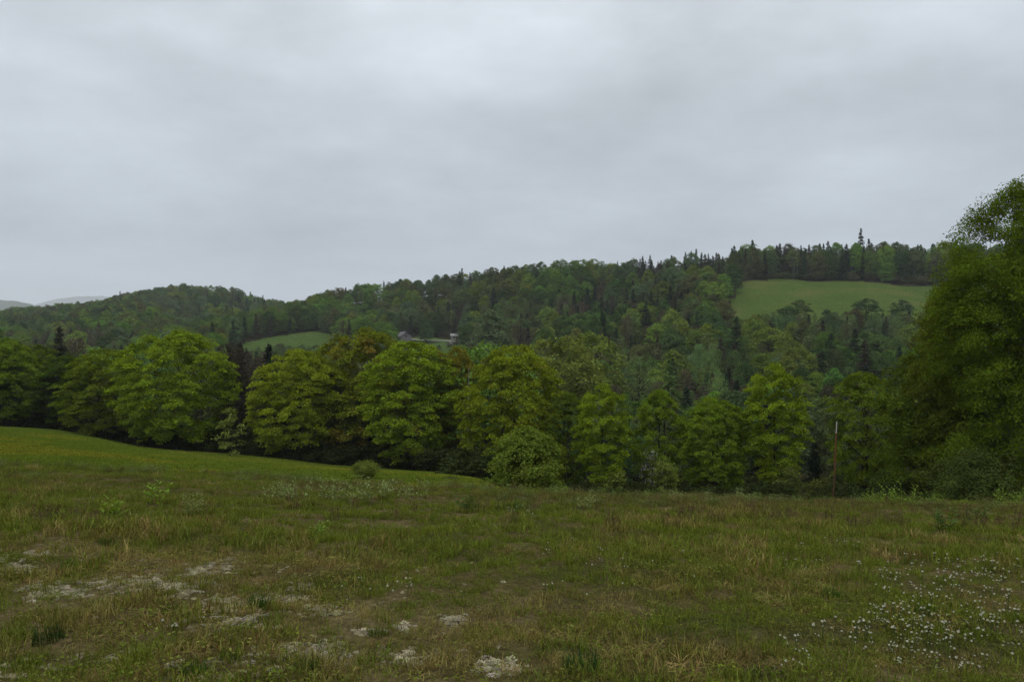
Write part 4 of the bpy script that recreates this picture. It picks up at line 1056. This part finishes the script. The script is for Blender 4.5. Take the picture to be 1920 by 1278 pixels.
# ------------------------------------------------------------------ sky, light, haze, camera
SUN_EL, SUN_AZ = math.radians(60), math.radians(205)
w = bpy.data.worlds.new('World'); scene.world = w; w.use_nodes = True
nt = w.node_tree; nt.nodes.clear()
out = nt.nodes.new('ShaderNodeOutputWorld'); bg = nt.nodes.new('ShaderNodeBackground'); bg.inputs['Strength'].default_value = .1
sky = nt.nodes.new('ShaderNodeTexSky'); sky.sky_type = 'NISHITA'; sky.sun_disc = False; sky.sun_elevation = SUN_EL; sky.sun_rotation = SUN_AZ; sky.dust_density = 3
tc = nt.nodes.new('ShaderNodeTexCoord'); sp = nt.nodes.new('ShaderNodeSeparateXYZ'); nt.links.new(tc.outputs['Generated'], sp.inputs[0])
def mth(op, a, b=None):
    n = nt.nodes.new('ShaderNodeMath'); n.operation = op
    for i, v in enumerate((a, b)):
        if v is None: continue
        if isinstance(v, (int, float)): n.inputs[i].default_value = v
        else: nt.links.new(v, n.inputs[i])
    return n.outputs[0]
zc = mth('MAXIMUM', sp.outputs['Z'], 0.0)
zp = mth('ADD', zc, .16)
cv = nt.nodes.new('ShaderNodeCombineXYZ'); nt.links.new(mth('DIVIDE', sp.outputs['X'], zp), cv.inputs[0]); nt.links.new(mth('DIVIDE', sp.outputs['Y'], zp), cv.inputs[1])
wn = noise(nt, cv.outputs[0], .95, 5, .6)
cv2 = nt.nodes.new('ShaderNodeMapping'); cv2.inputs['Location'].default_value = (3.1, 1.7, 0.4); cv2.inputs['Scale'].default_value = (.8, 1.3, 1); nt.links.new(cv.outputs[0], cv2.inputs[0])
wn2 = noise(nt, cv2.outputs[0], 1.5, 6, .6)
cv3 = nt.nodes.new('ShaderNodeMapping'); cv3.inputs['Location'].default_value = (1.3, 4.2, .7); cv3.inputs['Rotation'].default_value = (0, .25, 0); cv3.inputs['Scale'].default_value = (3.4, 3.4, 7.0); nt.links.new(tc.outputs['Generated'], cv3.inputs[0])
wn3 = noise(nt, cv3.outputs[0], 1.0, 6, .55)
cl = mth('ADD', mth('ADD', mth('MULTIPLY', wn, .36), mth('MULTIPLY', wn2, .16)), mth('MULTIPLY', wn3, .48))
cmul = maprange(nt, cl, .38, .62, .84, 1.24)
wz = nt.nodes.new('ShaderNodeTexNoise'); wz.inputs['Scale'].default_value = 1.3; wz.inputs['Detail'].default_value = 5; nt.links.new(cv.outputs[0], wz.inputs['Vector'])
wv = nt.nodes.new('ShaderNodeVectorMath'); wv.operation = 'MULTIPLY_ADD'; nt.links.new(wz.outputs['Color'], wv.inputs[0]); wv.inputs[1].default_value = (1.1, 1.1, 0); nt.links.new(cv.outputs[0], wv.inputs[2])
for cx_, cy_, rx_, ry_, k_ in ((.95, 2.8, 1.1, .5, .82), (-.75, 2.35, .9, .4, 1.06), (2.2, 2.6, .9, .35, .92), (-.2, 2.1, .5, .2, .93), (-2.0, 3.4, 1.4, .6, .93), (-1.5, 2.3, .8, .3, 1.06)):
    a_ = nt.nodes.new('ShaderNodeVectorMath'); a_.operation = 'SUBTRACT'; nt.links.new(wv.outputs[0], a_.inputs[0]); a_.inputs[1].default_value = (cx_, cy_, 0)
    b_ = nt.nodes.new('ShaderNodeVectorMath'); b_.operation = 'MULTIPLY'; nt.links.new(a_.outputs[0], b_.inputs[0]); b_.inputs[1].default_value = (1 / rx_, 1 / ry_, 0)
    l_ = nt.nodes.new('ShaderNodeVectorMath'); l_.operation = 'LENGTH'; nt.links.new(b_.outputs[0], l_.inputs[0])
    mr = nt.nodes.new('ShaderNodeMapRange'); mr.interpolation_type = 'SMOOTHSTEP'; nt.links.new(l_.outputs['Value'], mr.inputs[0])
    for i_, q_ in enumerate((.2, 1.25, k_, 1.0)): mr.inputs[i_ + 1].default_value = q_
    cmul = mth('MULTIPLY', cmul, mr.outputs[0])
elev = ramp(nt, zc, [(0, (4.5, 5.1, 5.75)), (.12, (4.85, 5.45, 6.1)), (.40, (6.9, 7.45, 8.0)), (1.0, (13.2, 13.8, 14.4))])
cloud = nt.nodes.new('ShaderNodeVectorMath'); cloud.operation = 'SCALE'; nt.links.new(elev, cloud.inputs[0]); nt.links.new(cmul, cloud.inputs['Scale'])
mx = mixc(nt, sky.outputs[0], cloud.outputs[0], .95)
nt.links.new(mx, bg.inputs[0]); nt.links.new(bg.outputs[0], out.inputs[0])

sun = bpy.data.lights.new('sun', 'SUN'); sun.energy = 1.2; sun.angle = math.radians(50); sun.color = (1, .97, .92)
so = link(bpy.data.objects.new('sun', sun)); so.rotation_euler = (math.radians(90) - SUN_EL, 0, math.pi - SUN_AZ)
so.location = (0, 0, 60)

hz = MB(); add_box(hz, (-14000, -40, -140), (14000, 14500, 900))
hm, hnt, hout = new_mat('haze_air'); pv = hnt.nodes.new('ShaderNodeVolumePrincipled')
pv.inputs['Color'].default_value = (.93, .96, 1, 1); pv.inputs['Density'].default_value = .00010; pv.inputs['Anisotropy'].default_value = .0
hnt.links.new(pv.outputs[0], hout.inputs['Volume'])
tag(link(bpy.data.objects.new('haze', hz.mesh('haze', [hm]))), kind='stuff')

cam = bpy.data.cameras.new('camera'); cam.sensor_width = 36; cam.lens = 36 * F / 1920; cam.clip_start = .05; cam.clip_end = 40000
co = link(bpy.data.objects.new('camera', cam)); co.location = (0, 0, 0); co.rotation_euler = (math.radians(90), 0, 0)
scene.camera = co
vs = scene.view_settings; vs.view_transform = 'Standard'; vs.look = 'None'; vs.exposure = 0; vs.gamma = 1
cy = scene.cycles
cy.max_bounces = 6; cy.diffuse_bounces = 4; cy.glossy_bounces = 2; cy.transmission_bounces = 4; cy.volume_bounces = 1; cy.transparent_max_bounces = 4
cy.use_denoising = True; cy.caustics_reflective = False; cy.caustics_refractive = False
